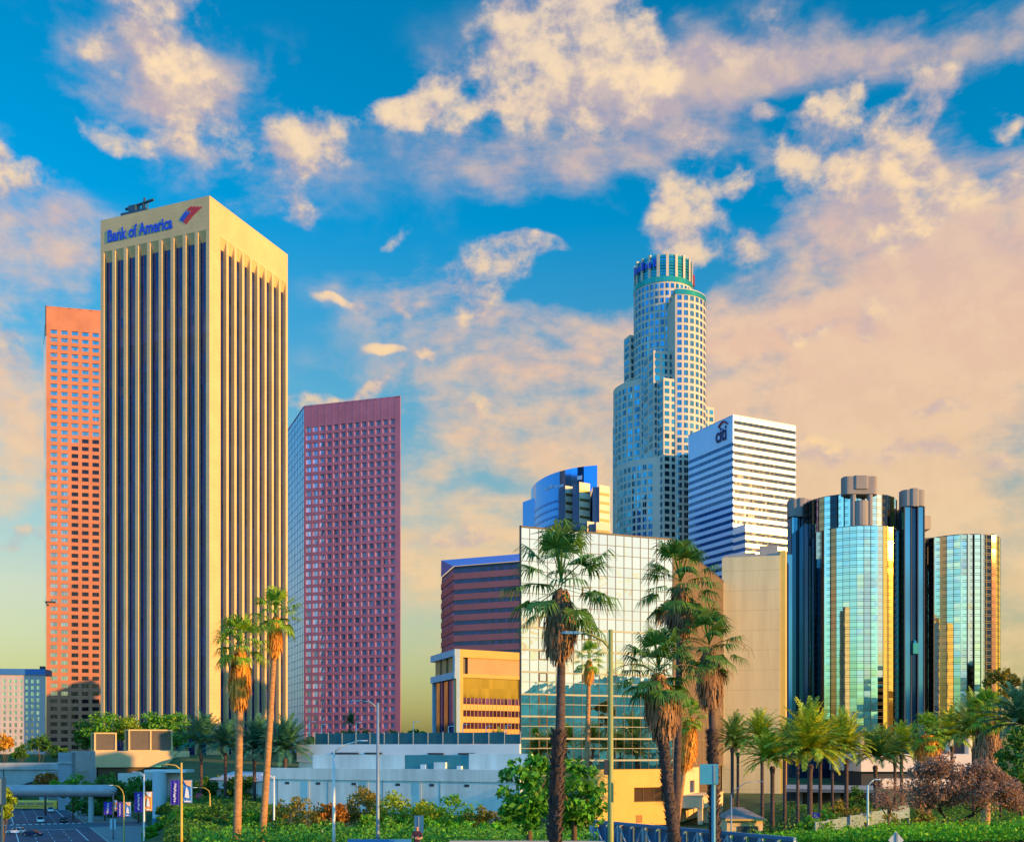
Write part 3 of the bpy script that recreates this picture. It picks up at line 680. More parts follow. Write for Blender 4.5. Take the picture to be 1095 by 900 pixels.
# ------------------------------------------------------------------ gold framed block in front of it
m_yel = M('yellow_stone_frame', (0.48, 0.32, 0.08), 0.7, var=0.08)
m_gold = G('gold_mirror', (0.50, 0.28, 0.04), 0.06, 1.0, var=0.12)
m_bronze = M('bronze_spandrel', (0.20, 0.10, 0.035), 0.4, metal=0.3, var=0.1)
m_plumglass = G('plum_glass', (0.16, 0.06, 0.14), 0.06, 0.7, var=0.5)
def gold_block():
    A = W2(488, 350); B = A + Vector((20.9, 13.7)).normalized() * 38; L2 = W2(462, 378); zt = ZZ(693.5, 350); zb = 8
    Bk = B + (L2 - A); rt = thing('gold_block', 'low yellow framed office block with bronze and plum window rows', 'office building', ((L2.x + B.x) / 2, 375, zb))
    fc, fl = Face(A, B), Face(L2, A)
    MB().prism(inset([L2, A, B, Bk], 1.25), zb, zt - .5).build('core', m_dark, rt)
    m_bf = M('blue_grey_frame', (0.24, 0.40, 0.56), 0.6, var=0.1)
    b = MB(); b.fbox(fc, 0, fc.w, zt - 2.6, zt, -1.2, 0); b.fbox(fc, 0, 2.6, zb, zt - 2.6, -1.2, -.004); b.fbox(fc, 2.6, fc.w, zt - 9.2, zt - 8.0, -1.2, -.004); b.build('frame', m_yel, rt)
    b = MB(); b.fbox(fl, 0, fl.w - .02, zt - 2.2, zt, -1.2, 0.6); b.fbox(fl, 0, fl.w - .02, zt - 9.6, zt - 7.4, -1.2, 0.6); b.fbox(fl, fl.w - 3, fl.w - .02, zb, zt - 9.6, -1.2, 0.0); b.fbox(fl, fl.w - 2.4, fl.w - .02, zt - 7.4, zt - 2.2, -1.2, 0.5); b.fbox(fl, 0, 1.4, zb, zt - 9.6, -1.2, 0.0); b.build('flank_frame', m_bf, rt)
    b = MB(); b.fbox(fc, 4.6, fc.w, zt - 8.0, zt - 2.6, -1.2, -.35); b.build('sign_panel', M('tan_panel', (0.40, 0.22, 0.10), 0.6, var=0.1), rt)
    us = lin(2.8, fc.w, 24)
    zg = zt - 9.2; curtain(rt, fc, 0, 0, 0, 0, us, [zg - 6.6, zg - 3.3, zg], -.8, m_gold, 0.012, 'gold_glass')
    z = zg - 6.6; sp = MB(); fh = 4.05
    for j in range(9):
        if z - fh < zb: break
        g = MB()
        for k in range(24):
            t = R.uniform(-.01, .01); g.quad(fc.P(us[k] + .08, z - fh * .52, -.8 + t), fc.P(us[k + 1] - .08, z - fh * .52, -.8 - t), fc.P(us[k + 1] - .08, z, -.8 - t), fc.P(us[k] + .08, z, -.8 + t))
        g.build('window_row', m_plumglass, rt); sp.fbox(fc, 2.6, fc.w, z - fh, z - fh * .52, -1.1, -.7); z -= fh
    sp.build('spandrel_wall', m_bronze, rt)
    mb = MB()
    for u in us: mb.fbox(fc, u - .07, u + .07, zb, zg - 6.6, -.8, -.62)
    mb.build('mullions', m_yel, rt)
    for k, (a, b_) in enumerate(((0.10, .26), (.32, .40), (.44, .60), (.66, .90))):
        g = MB(); g.fbox(fl, fl.w * a, fl.w * b_, zb, zt - 9.6, -1.1, -.6 + .2 * (k % 2)); g.build('flank_strip', G('copper_glass', (0.42, 0.22, 0.10), 0.12, 0.9, wave=0.1) if k % 2 == 0 else m_navy, rt)
    for a, b_ in ((.1, .3), (.38, .55), (.64, .86)):
        g = MB(); g.fbox(fl, fl.w * a, fl.w * b_, zt - 7.4, zt - 2.2, -1.1, -.4); g.build('top_panel', M('tan_panel', (0.40, 0.22, 0.10), 0.6, var=0.1), rt)
    MB().prism(inset([L2, A, B, Bk], 0.3), zt - .48, zt - .2).build('roof', m_bf, rt)
gold_block()

# ------------------------------------------------------------------ mirror glass block with its plaster podium
m_mirror = G('mirror_glass', (0.72, 0.77, 0.78), 0.02, 1.0, var=0.05, wave=0.012, wscale=0.5)
m_mull = M('bronze_mullion', (0.05, 0.04, 0.03), 0.5, metal=0.3, var=0)
m_slab = M('pale_floor_edge', (0.26, 0.29, 0.22), 0.5, var=0.05)
m_plaster = M('yellow_plaster', (0.66, 0.42, 0.10), 0.85, var=0.06, scale=0.4)
m_beige = M('beige_plaster', (0.62, 0.47, 0.27), 0.85, var=0.07, scale=0.4)
def mirror_block():
    A = W2(556.5, 200); B = W2(720, 212.6); Cc = W2(779, 272); Dd = A + (Cc - B); zt = ZZ(562, 200); z0 = 16.0; zb = 5
    rt = thing('mirror_block', 'mirror glass office block reflecting the evening sky above yellow plaster', 'office building', ((A.x + Cc.x) / 2, 236, zb))
    fc, fr = Face(A, B), Face(B, Cc); fl = Face(Dd, A)
    MB().prism(inset([A, B, Cc, Dd], 0.5), z0, zt - .3).build('core', m_dark, rt)
    nu = 18; us = lin(0.12, fc.w - .12, nu)
    zs = [zt]; k = 0
    while zs[-1] > z0 + 1.5: zs.append(zs[-1] - (2.55, 1.55)[k % 2] if False else zs[-1] - (2.3, 1.85)[k % 2]); k += 1
    zs = zs[::-1]; zs[0] = z0
    curtain(rt, fc, 0, 0, 0, 0, us, zs, -.1, m_mirror, 0.009)
    mullions(rt, fc, us, zs, -.09, 0.085, m_mull, 'mullion_grid', 0.07)
    b = MB()
    for j, z in enumerate(zs[:15]):
        if j % 2 == 1: b.fbox(fc, us[0], us[-1], z - .17, z + .17, -.06, -.01)
        elif j: b.fbox(fc, us[0], us[-1], z - .05, z + .07, -.06, -.01)
    b.build('floor_edges', m_slab, rt)
    for (i, j) in ((2, 2), (2, 4), (2, 6), (2, 8), (2, 10), (2, 13), (7, 8), (7, 12), (7, 16), (14, 27), (8, 12)):
        if j + 1 < len(zs):
            u0, u1, za, zb2 = us[i] + .1, us[i + 1] - .1, zs[j] + .1, zs[j + 1] - .1
            b = MB(); b.fbox(fc, u0, u1, za, za + .14, -.05, .02); b.fbox(fc, u0, u1, zb2 - .14, zb2, -.05, .02); b.fbox(fc, u0, u0 + .14, za + .14, zb2 - .14, -.05, .02); b.fbox(fc, u1 - .14, u1, za + .14, zb2 - .14, -.05, .02); b.build('vent_window', m_mull, rt)
    MB().fbox(fl, fl.w - 1.5, fl.w - .0, z0, zt + .1, -.2, .12).build('corner_post', m_dark, rt)
    MB().fbox(fl, 0, fl.w - 1.5, z0, zt, -.2, .0).build('rear_flank', m_navy, rt)
    us2 = lin(0.1, fr.w - .1, 40); zs2 = zs[::3] + [zt]
    curtain(rt, fr, 0, 0, 0, 0, us2, zs2, -.1, G('brown_mirror_glass', (0.62, 0.48, 0.30), 0.18, 0.85), 0.01)
    b = MB()
    for u in us2: b.fbox(fr, u - .09, u + .09, z0, zt, -.1, .12)
    for z in zs2[:-1]: b.fbox(fr, 0, fr.w, z - .05, z + .05, -.1, .05)
    b.build('fin_grid', M('tan_fin', (0.32, 0.23, 0.13), 0.6, var=0.05), rt)
    MB().prism([A, B, Cc, Dd], zt - .28, zt - .02).build('roof', m_dark, rt)
    # plaster podium
    A2 = fc.P(5.0, 0); MBp = MB()
    pod = [fc.P(13.2, 0, -.2).to_2d(), fc.P(fc.w, 0, -.2).to_2d(), (Cc - fr.n * .2), (Dd.x, Dd.y)]
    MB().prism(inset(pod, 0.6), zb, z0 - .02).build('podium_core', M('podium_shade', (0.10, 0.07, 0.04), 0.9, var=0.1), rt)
    b = MB(); w = fc.w
    # front plaster wall with its window openings left open
    b.fbox(fc, 13.2, w - 8.8, 12.6, z0, -.7, -.05); b.fbox(fc, 13.2, 15.2, zb, 12.6, -.7, -.05); b.fbox(fc, 15.2, 16.6, zb, 10.2, -.7, -.05); b.fbox(fc, 16.6, w - 8.8, zb, 12.6, -.7, -.051)
    b.fbox(fc, w - 8.8, w - 2.0, 12.4, z0, -.7, -.05); b.fbox(fc, w - 8.8, w - 2.0, zb, 9.6, -.7, -.05); b.fbox(fc, w - 2.0, w, zb, z0, -.7, -.05)
    b.build('podium_wall', m_plaster, rt)
    MB().fbox(fc, 15.2, 16.6, 10.2, 12.6, -.6, -.4).build('podium_window', m_navy, rt)
    g = MB(); g.fbox(fc, w - 8.8, w - 2.0, 9.6, 12.4, -.58, -.5); g.build('podium_window', G('brown_window', (0.10, 0.06, 0.04), 0.1, 0.3), rt)
    b = MB(); b.fbox(fc, w - 8.8, w - 2.0, 9.6, 9.75, -.5, .05)
    for u in (w - 6.6, w - 4.2): b.fbox(fc, u - .06, u + .06, 9.75, 12.4, -.5, -.4)
    b.build('window_frame', m_mull, rt)
    MB().fbox(fc, w - 8.4, w - 7.0, 5.5, 7.0, -.1, .0).build('service_hatch', m_bronze, rt)
    # side wing with balcony, right
    Q0 = fr.P(0.3, 0, .0).to_2d(); o = fr
    b = MB(); b.fbox(fr, 0.0, 26, 13.2, z0 - .02, -.6, .0); b.fbox(fr, 0.0, 26, zb, 10.6, -.6, .0)
    for u0, u1 in ((0, 4.0), (8.5, 16), (21, 26)): b.fbox(fr, u0, u1, 10.6, 13.2, -.6, -.002)
    b.build('wing_wall', m_beige, rt)
    for u0, u1 in ((4.0, 8.5), (16, 21)): MB().fbox(fr, u0, u1, 10.6, 13.2, -.55, -.4).build('wing_window', m_navy, rt)
    b = MB(); b.fbox(fr, 1.0, 24, 8.2, 10.4, 0.0, 5.6); b.build('balcony', m_beige, rt)
    b = MB(); b.fbox(fr, 1.0, 24, 10.4, 10.75, 5.3, 5.75); b.fbox(fr, 1.0, 1.4, 10.4, 10.75, 0.0, 5.3)
    b.build('balcony_coping', M('balcony_stone', (0.5, 0.36, 0.2), 0.8, var=0.1), rt)
    for u in (1.3, 7, 13, 19, 23.4): q = MB(); q.fbox(fr, u, u + .8, zb, 8.2, 4.6, 5.5); q.build('balcony_column', m_beige, rt)
mirror_block()

# ------------------------------------------------------------------ blank beige tower slab
m_slabw = M('beige_concrete_panel', (0.56, 0.50, 0.31), 0.85, var=0.13, scale=0.4, streak=0.1, joints=(4.9, 0.02, 0.4))
def blank_tower():
    A = W2(772, 266); B = W2(834, 262.6); zt = ZZ(593.5, 262.6); zb = 5; r = Vector((0.30, 0.95)) ; Rk = B + r * 30
    rt = thing('blank_tower', 'blank beige concrete slab tower beside the mirrored hotel cylinders', 'tower', ((A.x + B.x) / 2, 272, zb))
    MB().prism([A, B, Rk, A + r * 30], zb, zt).build('shaft', m_slabw, rt)
    C2 = Vector((Rk.x - .5, Rk.y - 3))
    f = Face(B, Rk); MB().fbox(f, 0.2, 4.6, zb, zt + 1.2, 0.0, 1.35).build('sunlit_edge', M('sunlit_edge_yellow', (0.68, 0.48, 0.12), 0.7, var=0.05), rt)  # added strip, its yellow paints sunlight onto the tower's right side
    MB().fbox(f, 5.5, 9, zb, zt - 1, 0.0, 1.6).build('dark_fin', m_navy, rt)
    b = MB(); fc = Face(A, B); b.fbox(fc, 0.5, fc.w, zt, zt + .7, -10, -1.0); b.fbox(fc, 5, 8, zt + .7, zt + 1.5, -8, -3); b.fbox(fc, 9, 13.4, zt + .7, zt + 3.0, -9, -2.5); b.build('roof_plant', M('roof_grey', (0.28, 0.27, 0.27), 0.8, var=0.15), rt)
blank_tower()

# ------------------------------------------------------------------ mirrored hotel cylinders
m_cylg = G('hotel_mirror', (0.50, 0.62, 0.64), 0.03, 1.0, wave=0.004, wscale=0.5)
m_cyld = G('hotel_dark_reflection', (0.02, 0.035, 0.06), 0.04, 0.9)  # dark, gold and copper facets paint reflected stripes into the glass colour
m_cylgold = G('hotel_gold_reflection', (0.80, 0.52, 0.10), 0.05, 0.9)
m_cylcop = G('hotel_copper_reflection', (0.42, 0.20, 0.10), 0.05, 0.85)
m_cylm = M('hotel_mullion', (0.03, 0.035, 0.04), 0.4, metal=0.3, var=0)
m_conc = M('grey_concrete', (0.22, 0.21, 0.22), 0.85, var=0.12, scale=0.3, streak=0.2)
m_conc_w = M('warm_concrete', (0.42, 0.34, 0.26), 0.85, var=0.12, scale=0.3, streak=0.2)
m_shaft = G('lift_glass_navy', (0.015, 0.05, 0.12), 0.08, 0.75)
m_shaft2 = G('lift_glass_blue', (0.08, 0.26, 0.46), 0.08, 0.9)
def glass_drum(rt, c, r, z0, z1, nf, nz, name, a0=0.0, jit=0.38, bays={}):  # bays picks the facets that carry a painted reflection
    g = MB(); mu = MB()
    for i in range(nf):
        a, b = a0 + math.tau * i / nf, a0 + math.tau * (i + 1) / nf
        mid = (a + b) / 2
        if math.sin(mid) > 0.55: 
            pass
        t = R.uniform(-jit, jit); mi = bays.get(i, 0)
        p, q = (c[0] + (r + t) * math.cos(a), c[1] + (r + t) * math.sin(a)), (c[0] + (r - t) * math.cos(b), c[1] + (r - t) * math.sin(b))
        zz = lin(z0, z1, nz)
        for j in range(nz):
            v = R.uniform(-.02, .02); k = 1 + v / r
            g.quad((*p, zz[j]), (*q, zz[j]), (c[0] + (q[0] - c[0]) * k, c[1] + (q[1] - c[1]) * k, zz[j + 1]), (c[0] + (p[0] - c[0]) * k, c[1] + (p[1] - c[1]) * k, zz[j + 1]), mi)
        ca, sa = math.cos(a), math.sin(a); w = 0.09
        mu.obox((c[0] + r * ca + sa * w / 2, c[1] + r * sa - ca * w / 2, z0), (ca * .16, sa * .16, 0), (-sa * w, ca * w, 0), (0, 0, z1 - z0))
    zz = lin(z0, z1, nz)
    for z in zz:
        for dz in ((0, .55) if z < z1 - .1 else (-.1,)):
            ring = []
            for i in range(nf):
                a = a0 + math.tau * i / nf; ring.append((c[0] + (r + .12) * math.cos(a), c[1] + (r + .12) * math.sin(a)))
            mu.prism(ring, z + dz, z + dz + .09, cap=False)
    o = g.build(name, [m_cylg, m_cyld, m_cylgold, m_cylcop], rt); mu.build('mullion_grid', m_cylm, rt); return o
def rrect(cx, cy, w, d, r, n=5):
    out = []
    for sx, sy, a0 in ((1, -1, -90), (1, 1, 0), (-1, 1, 90), (-1, -1, 180)):
        for k in range(n + 1): a = math.radians(a0 + 90 * k / n); out.append((cx + sx * (w / 2 - r) + r * math.cos(a), cy + sy * (d / 2 - r) + r * math.sin(a)))
    return out
def lift_cap(rt, x, y, w, z0, z1, mat):
    b = MB()
    b.prism(rrect(x, y, w * 1.12, w * .8, w * .28), z0, z1 - .3); b.prism(rrect(x, y - w * .05, w * .40, w * .86, w * .12), z0 - .2, z1)
    b.build('lift_cap', mat, rt)
def hotel():
    D = 330.0; s = D / F; zb = 7
    def X(px): return (px - CX) * s
    def Z(py): return ZZ(py, D)
    rt = thing('hotel_towers', 'mirrored glass hotel of clustered cylinders with concrete lift caps', 'hotel', (X(955), D, zb))
    c1 = (X(919), D + 4); r1 = 45.5 * s
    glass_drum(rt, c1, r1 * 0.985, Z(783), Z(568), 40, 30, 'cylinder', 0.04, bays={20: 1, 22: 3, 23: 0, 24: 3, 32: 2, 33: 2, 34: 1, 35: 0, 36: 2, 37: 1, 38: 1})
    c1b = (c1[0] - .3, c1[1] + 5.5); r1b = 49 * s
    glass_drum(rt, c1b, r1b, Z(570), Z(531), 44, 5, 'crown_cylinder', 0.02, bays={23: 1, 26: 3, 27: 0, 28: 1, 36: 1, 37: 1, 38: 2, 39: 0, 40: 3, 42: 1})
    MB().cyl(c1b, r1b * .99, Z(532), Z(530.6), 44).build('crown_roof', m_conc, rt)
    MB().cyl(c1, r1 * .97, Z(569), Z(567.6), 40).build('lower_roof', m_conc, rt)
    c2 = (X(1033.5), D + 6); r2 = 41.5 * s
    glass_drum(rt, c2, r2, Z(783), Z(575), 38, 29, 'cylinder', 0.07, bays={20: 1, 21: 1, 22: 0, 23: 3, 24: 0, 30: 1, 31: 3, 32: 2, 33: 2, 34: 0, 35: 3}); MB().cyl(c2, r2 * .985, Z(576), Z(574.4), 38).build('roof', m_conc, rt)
    # rear cylinder seen between and glass link behind the middle lift
    c3 = (X(975), D + 34); glass_drum(rt, c3, 40 * s, Z(783), Z(590), 34, 29, 'cylinder', 0.0)
    c4 = (X(872), D + 30); glass_drum(rt, c4, 26 * s, Z(783), Z(600), 30, 29, 'cylinder', 0.0)
    # lift towers
    def lift(px, w, top, capb, y, capmat):
        k = y / D; x = X(px) * k; ww = w * s * k
        def Z(py): return ZZ(py, y)
        MB().box(x - ww * .5, x - ww * .16, y, y + 5, Z(790), Z(capb + 1)).build('lift_shaft', m_shaft2, rt)
        MB().box(x - ww * .16, x + ww * .18, y + .5, y + 5, Z(790), Z(capb + 1)).build('lift_shaft', m_shaft, rt)
        MB().box(x + ww * .18, x + ww * .5, y, y + 5, Z(790), Z(capb + 1)).build('lift_shaft', m_shaft2, rt)
        b = MB()
        for k in (-.5, -.16, .18, .5): b.box(x + k * ww - .15, x + k * ww + .15, y - .35, y - .02, Z(790), Z(capb + .6))
        b.build('lift_rails', m_dark, rt)
        lift_cap(rt, x, y + 2, ww * 1.05, Z(capb), Z(top), capmat)
        q = MB(); zc = Z(699); q.box(x - ww * .13, x + ww * .13, y - 1.4, y + .45, zc, zc + 3.2); q.cyl((x, y - .6), ww * .12, zc + 3.2, zc + 4.2, 10, r1=.2); q.build('lift_cabin', G('cabin_teal', (0.05, 0.3, 0.3), 0.1, 0.6), rt)
    lift(857, 22, 533, 552, D + 14, m_conc); lift(977.5, 21, 522.5, 541, D - 5, m_conc)
    MB().box(X(866), X(871.5), D + 6, D + 12, Z(786), Z(556)).build('lift_side', m_shaft, rt)
    MB().box(X(843.5), X(848), D + 1, D + 8, Z(786), Z(592)).build('lift_side', m_shaft2, rt)
    # concrete head of the front lift
    b = MB(); y = c1[1] - r1 * .97
    b.prism(rrect(X(912.5), y + 3.4, 36 * s, 15 * s, 5 * s), Z(534), Z(515.5)); b.prism(rrect(X(912.5), y + 3.2, 15 * s, 16.5 * s, 2.5 * s), Z(529), Z(515))
    b.build('front_lift_head', m_conc, rt)
    b = MB()
    for px in (905, 922.5): b.cyl((X(px), y + 2.2), 3.0 * s, Z(567), Z(515.6), 10)
    b.cyl((X(913.5), y + 3.0), 8.6 * s, Z(567), Z(541), 16); b.build('front_lift_stem', m_conc, rt)
    b = MB(); b.cyl((X(913.5), y + 2.9), 4.6 * s, Z(556), Z(553), 12); b.build('lift_opening', m_dark, rt)
    # concrete cross and penthouse at right
    b = MB(); b.box(X(966), X(973), D + 1.5, D + 6, Z(600), Z(541)); b.box(X(983.5), X(988.5), D + 1.5, D + 6, Z(600), Z(541)); b.box(X(965.5), X(972), D + 1, D + 8, Z(568), Z(551)); b.build('lift_frame', m_conc_w, rt)
    b = MB(); b.box(X(984.5), X(998), D + 2, D + 8, Z(564), Z(549.5)); b.build('lift_arm', m_conc_w, rt)
    b = MB(); q = [(X(988), D + 6), (X(1043), D - 1), (X(1049), D + 4), (X(1049), D + 14), (X(990), D + 16)]; b.prism(q, Z(580), Z(571.5)); b.build('penthouse', m_conc_w, rt)
    b = MB(); b.tube([(X(1055), D, Z(575)), (X(1057), D, Z(572)), (X(1062), D, Z(571)), (X(1064), D, Z(574))], .15, 5); b.build('roof_davit', m_dark, rt)
    # stilts and white podium
    for px in (893, 915, 934, 955, 1012, 1032, 1052):
        q = MB(); q.cyl((X(px), D - 4 if px < 990 else D - 2), 4.4 * s, zb, Z(782), 14); q.build('stilt', M('pale_stilt', (0.55, 0.52, 0.5), 0.8, var=0.08), rt)
    MB().cyl((X(919), D + 6), 34 * s, zb, Z(783), 30).build('stilt_core', m_dark, rt); MB().cyl((X(1034), D + 6), 30 * s, zb, Z(783), 30).build('stilt_core', m_dark, rt)
    MB().box(X(845), X(1000), D - 2, D + 20, zb, Z(789) - 3).build('lobby_wall', m_shaft, rt)
    # white podium
    pt = thing('hotel_podium', 'white concrete podium with a dark slot under the hotel cylinders', 'podium', (X(940), D - 26, zb))
    b = MB(); b.box(X(880), X(1012), D - 36, D - 7, ZZ(824.5, D - 36), ZZ(806, D - 36)); b.box(X(900), X(1010), D - 36, D - 7, ZZ(843, D - 36), ZZ(832, D - 36)); b.build('podium_wall', M('white_concrete', (0.60, 0.55, 0.52), 0.85, var=0.08, scale=0.2), pt)
    MB().box(X(882), X(1010), D - 34.5, D - 8, 7, ZZ(806, D - 36) - .3).build('podium_slot', m_dark, pt)
hotel()

# ------------------------------------------------------------------ grey apartment slab at far left
m_grey = M('pale_grey_render', (0.42, 0.38, 0.40), 0.85, var=0.08, scale=0.2)
def far_slab():
    A = W2(-30, 470); B = W2(48.5, 474); zt = ZZ(721, 472); zb = 10; Bk = W2(46, 500); Ak = Vector((A.x, 500))
    rt = thing('grey_slab_block', 'pale grey apartment block with a blue roof band at the left edge', 'apartment block', ((A.x + B.x) / 2, 485, zb))
    fc = Face(A, B); cells = []; MB().prism(inset([A, B, Bk, Ak], .35), zb, zt - .2).build('core', m_dark, rt)
    gridface(rt, fc, zb, zt, 12, 12, 0.52, 0.6, m_grey, 0.3, cells, head=1.5, foot=8, um=(0.5, 2.0), wall_name='wall', split=2)
    wl = [c for i, c in enumerate(cells)]
    many(rt, 'window', wl, G('pale_window', (0.55, 0.58, 0.62), 0.08, 0.9, var=0.55))
    MB().fbox(fc, 0, fc.w, zt, zt + 2.6, -10, .4).build('roof_band', M('royal_blue_band', (0.03, 0.15, 0.45), 0.5, var=0.05), rt)
    MB().fbox(fc, fc.w - 3, fc.w - 1, zt + 2.6, zt + 4, -4, -2).build('roof_plant', m_dark, rt)
far_slab()

# ------------------------------------------------------------------ podium with framed vents beside the bank tower
m_vent = M('vent_louvre', (0.10, 0.085, 0.075), 0.6, var=0.15)
def vent_podium():
    A = W2(102, 402); L2 = W2(75.5, 427); B = A + Vector((.96, .26)) * 34; zt = ZZ(802.5, 402); zb = ZZ(820, 402); Bk = B + (L2 - A)
    rt = thing('plaza_podium', 'sunlit plaster plaza podium with boxed vents in front of the bank tower', 'podium', (A.x, A.y, 0))
    fc, fl = Face(A, B), Face(L2, A)
    MB().prism([L2, A, B, Bk], zb, zt).build('parapet_block', M('plaza_plaster', (0.58, 0.42, 0.22), 0.85, var=0.08, scale=0.3), rt)
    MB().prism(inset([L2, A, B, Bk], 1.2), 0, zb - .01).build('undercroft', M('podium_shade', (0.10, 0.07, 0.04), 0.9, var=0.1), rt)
    b = MB(); b.fbox(fl, 0.0, fl.w - .01, 0.0, zt - .02, -.4, .02); b.build('flank_wall', M('plaster_shaded_grey', (0.36, 0.33, 0.32), 0.85, var=0.12, scale=0.4), rt)  # grey copy of the plaster, painting the left face as shaded
    MB().fbox(fc, 8, 33, 6, zb - 2.2, -1.2, .4).build('white_wall', M('white_render', (0.6, 0.58, 0.55), 0.85, var=0.06), rt)
    P = [Vector((Bk.x, Bk.y))]
    def vent(u, wl, wr, h, dback, panels, nm):
        o = fc.P(u, 0, -dback).to_2d(); a = o + fl.u * 0; l = o - fl.u * wl; r = o + fc.u * wr; k = l + (r - o)
        v = thing('vent_box', nm, 'vent', (o.x, o.y, zt)); f1, f2 = Face(o, r), Face(l, o)
        MB().prism(inset([l, o, r, k], .5), zt, zt + h - .3).build('vent_core', m_vent, v)
        m_f = M('vent_frame_plaster', (0.62, 0.44, 0.2), 0.8, var=0.06)
        b = MB()
        for f_, w, n in ((f1, wr, panels), (f2, wl, 1)):
            t = .55
            b.fbox(f_, 0, w, zt + h - t, zt + h, -.5, 0); b.fbox(f_, 0, w, zt, zt + .3, -.5, -.003)
            for i in range(n + 1):
                c = w * i / n; a0, a1 = max(0, c - t / 2), min(w, c + t / 2)
                if i == 0: a0, a1 = 0, t
                if i == n: a0, a1 = w - t, w
                b.fbox(f_, a0, a1, zt + .3, zt + h - t, -.5, -.004)
        b.build('vent_frame', m_f, v)
        b = MB()
        for z in np.arange(zt + .5, zt + h - .7, .38): b.fbox(f1, .6, wr - .6, z, z + .1, -.45, -.36)
        b.build('louvres', M('louvre_slat', (0.22, 0.18, 0.15), 0.6, var=0.1), v)
    vent(-1.0, 4.2, 8.0, 7.0, 5.5, 1, 'smaller plaster vent box with one dark opening on the plaza podium')
    vent(11.5, 4.6, 16.0, 8.2, 3.0, 2, 'larger plaster vent box with two louvred openings on the plaza podium')
vent_podium()
# ------------------------------------------------------------------ vegetation
def leaf_faces(C, size, aspect=0.55, up=0.0, rng=NR):
    """rhombus leaves of random tilt at points C (n,3); size (n,) or float"""
    n = len(C); a = rng.normal(size=(n, 3)); a[:, 2] -= up * np.abs(a[:, 2]); a /= np.linalg.norm(a, axis=1, keepdims=True)
    r = rng.normal(size=(n, 3)); b = np.cross(a, r); b /= np.linalg.norm(b, axis=1, keepdims=True)
    s = (np.ones(n) * size * rng.uniform(.45, 1.0, n) ** 1.5 * 1.5)[:, None]
    return np.stack([C - a * s, C + b * s * aspect, C + a * s, C - b * s * aspect], axis=1)
def clump_points(c, rx, ry, rz, nclump, nleaf, crad, flat=0.0, rng=NR):
    """leaf positions on many small clumps that fill an uneven crown"""
    P = []
    for _ in range(nclump):
        d = rng.normal(size=3); d /= np.linalg.norm(d); k = rng.uniform(.35, 1.0) ** .6 * rng.uniform(.8, 1.08)
        if d[2] < 0: d[2] *= (1 - flat)
        p = np.array(c) + d * np.array([rx, ry, rz]) * k
        q = rng.normal(size=(nleaf, 3)); q /= np.linalg.norm(q, axis=1, keepdims=True); q *= (crad * rng.uniform(.6, 1.25)) * rng.uniform(.35, 1.0, (nleaf, 1)) ** .5
        q[:, 2] *= .75; P.append(p + q)
    return np.concatenate(P)
m_trunk = M('brown_bark', (0.10, 0.07, 0.05), 0.95, var=0.35, scale=3)
def leafmat(n, c, var=0.55, hue=0.25, tr=0.4): return M(n, c, 0.55, var=var, leaf=True, transl=tr, hue=hue, spec=0.3)
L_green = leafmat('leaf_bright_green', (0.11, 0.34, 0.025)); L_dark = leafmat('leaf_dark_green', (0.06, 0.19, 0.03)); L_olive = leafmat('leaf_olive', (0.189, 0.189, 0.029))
L_lime = leafmat('leaf_lime', (0.232, 0.377, 0.029)); L_rust = leafmat('leaf_rust', (0.319, 0.160, 0.029)); L_mauve = leafmat('leaf_mauve', (0.31, 0.20, 0.15), 0.45, 0.1)
L_ivy = leafmat('ivy_leaf', (0.10, 0.38, 0.017)); L_emerald = leafmat('leaf_emerald', (0.08, 0.32, 0.035)); L_yellow = leafmat('leaf_yellow', (0.609, 0.348, 0.029))
def tree(name, label, cat, base, h, rx, ry, rz, mat, n=60, leaf=60, ls=0.25, crad=None, group=None, tr=0.22, lean=(0, 0), flat=0.4, up=0.2, limbs=5):
    x, y, z = base; t = thing(name, label, cat, base, group); cz = z + h - rz
    crad = crad or min(rx, rz) * .36; b = MB(); top = Vector((x + lean[0], y + lean[1], cz))
    b.tube([(x, y, z - .4), (x + lean[0] * .3, y + lean[1] * .3, z + (cz - z) * .5), top], [tr, tr * .75, tr * .4], 8)
    for k in range(limbs):
        a = k * 2.4 + R.random(); s = Vector((x, y, z)).lerp(top, .45 + .1 * k / limbs * 4); e = top + Vector((math.cos(a) * rx * .7, math.sin(a) * ry * .7, rz * R.uniform(-.2, .6)))
        b.tube([s, s.lerp(e, .5) + Vector((0, 0, rz * .12)), e], [tr * .45, tr * .28, tr * .1], 6)
    b.build('trunk', m_trunk, t, smooth=True)
    P = clump_points((x + lean[0], y + lean[1], cz), rx, ry, rz, n, leaf, crad, flat); P = P[P[:, 2] > z + .15]
    quads_np('crown', leaf_faces(P, ls, up=up), mat, t); return t
def shrub(label, base, rx, ry, rz, mat, n=34, leaf=60, ls=0.16, group='shrubs in front of the garage wall', name='shrub', cat='shrub'):
    x, y, z = base; t = thing(name, label, cat, base, group); b = MB()
    for k in range(5):
        a = k * 1.26 + R.random(); b.tube([(x, y, z - .3), (x + math.cos(a) * rx * .35, y + math.sin(a) * ry * .35, z + rz * .9)], [.07, .03], 5)
    b.build('stem', m_trunk, t); P = clump_points((x, y, z + rz * .75), rx, ry, rz, n, leaf, min(rx, rz) * .34, .25)
    P = P[P[:, 2] > z + .05]; quads_np('foliage', leaf_faces(P, ls), mat, t); return t

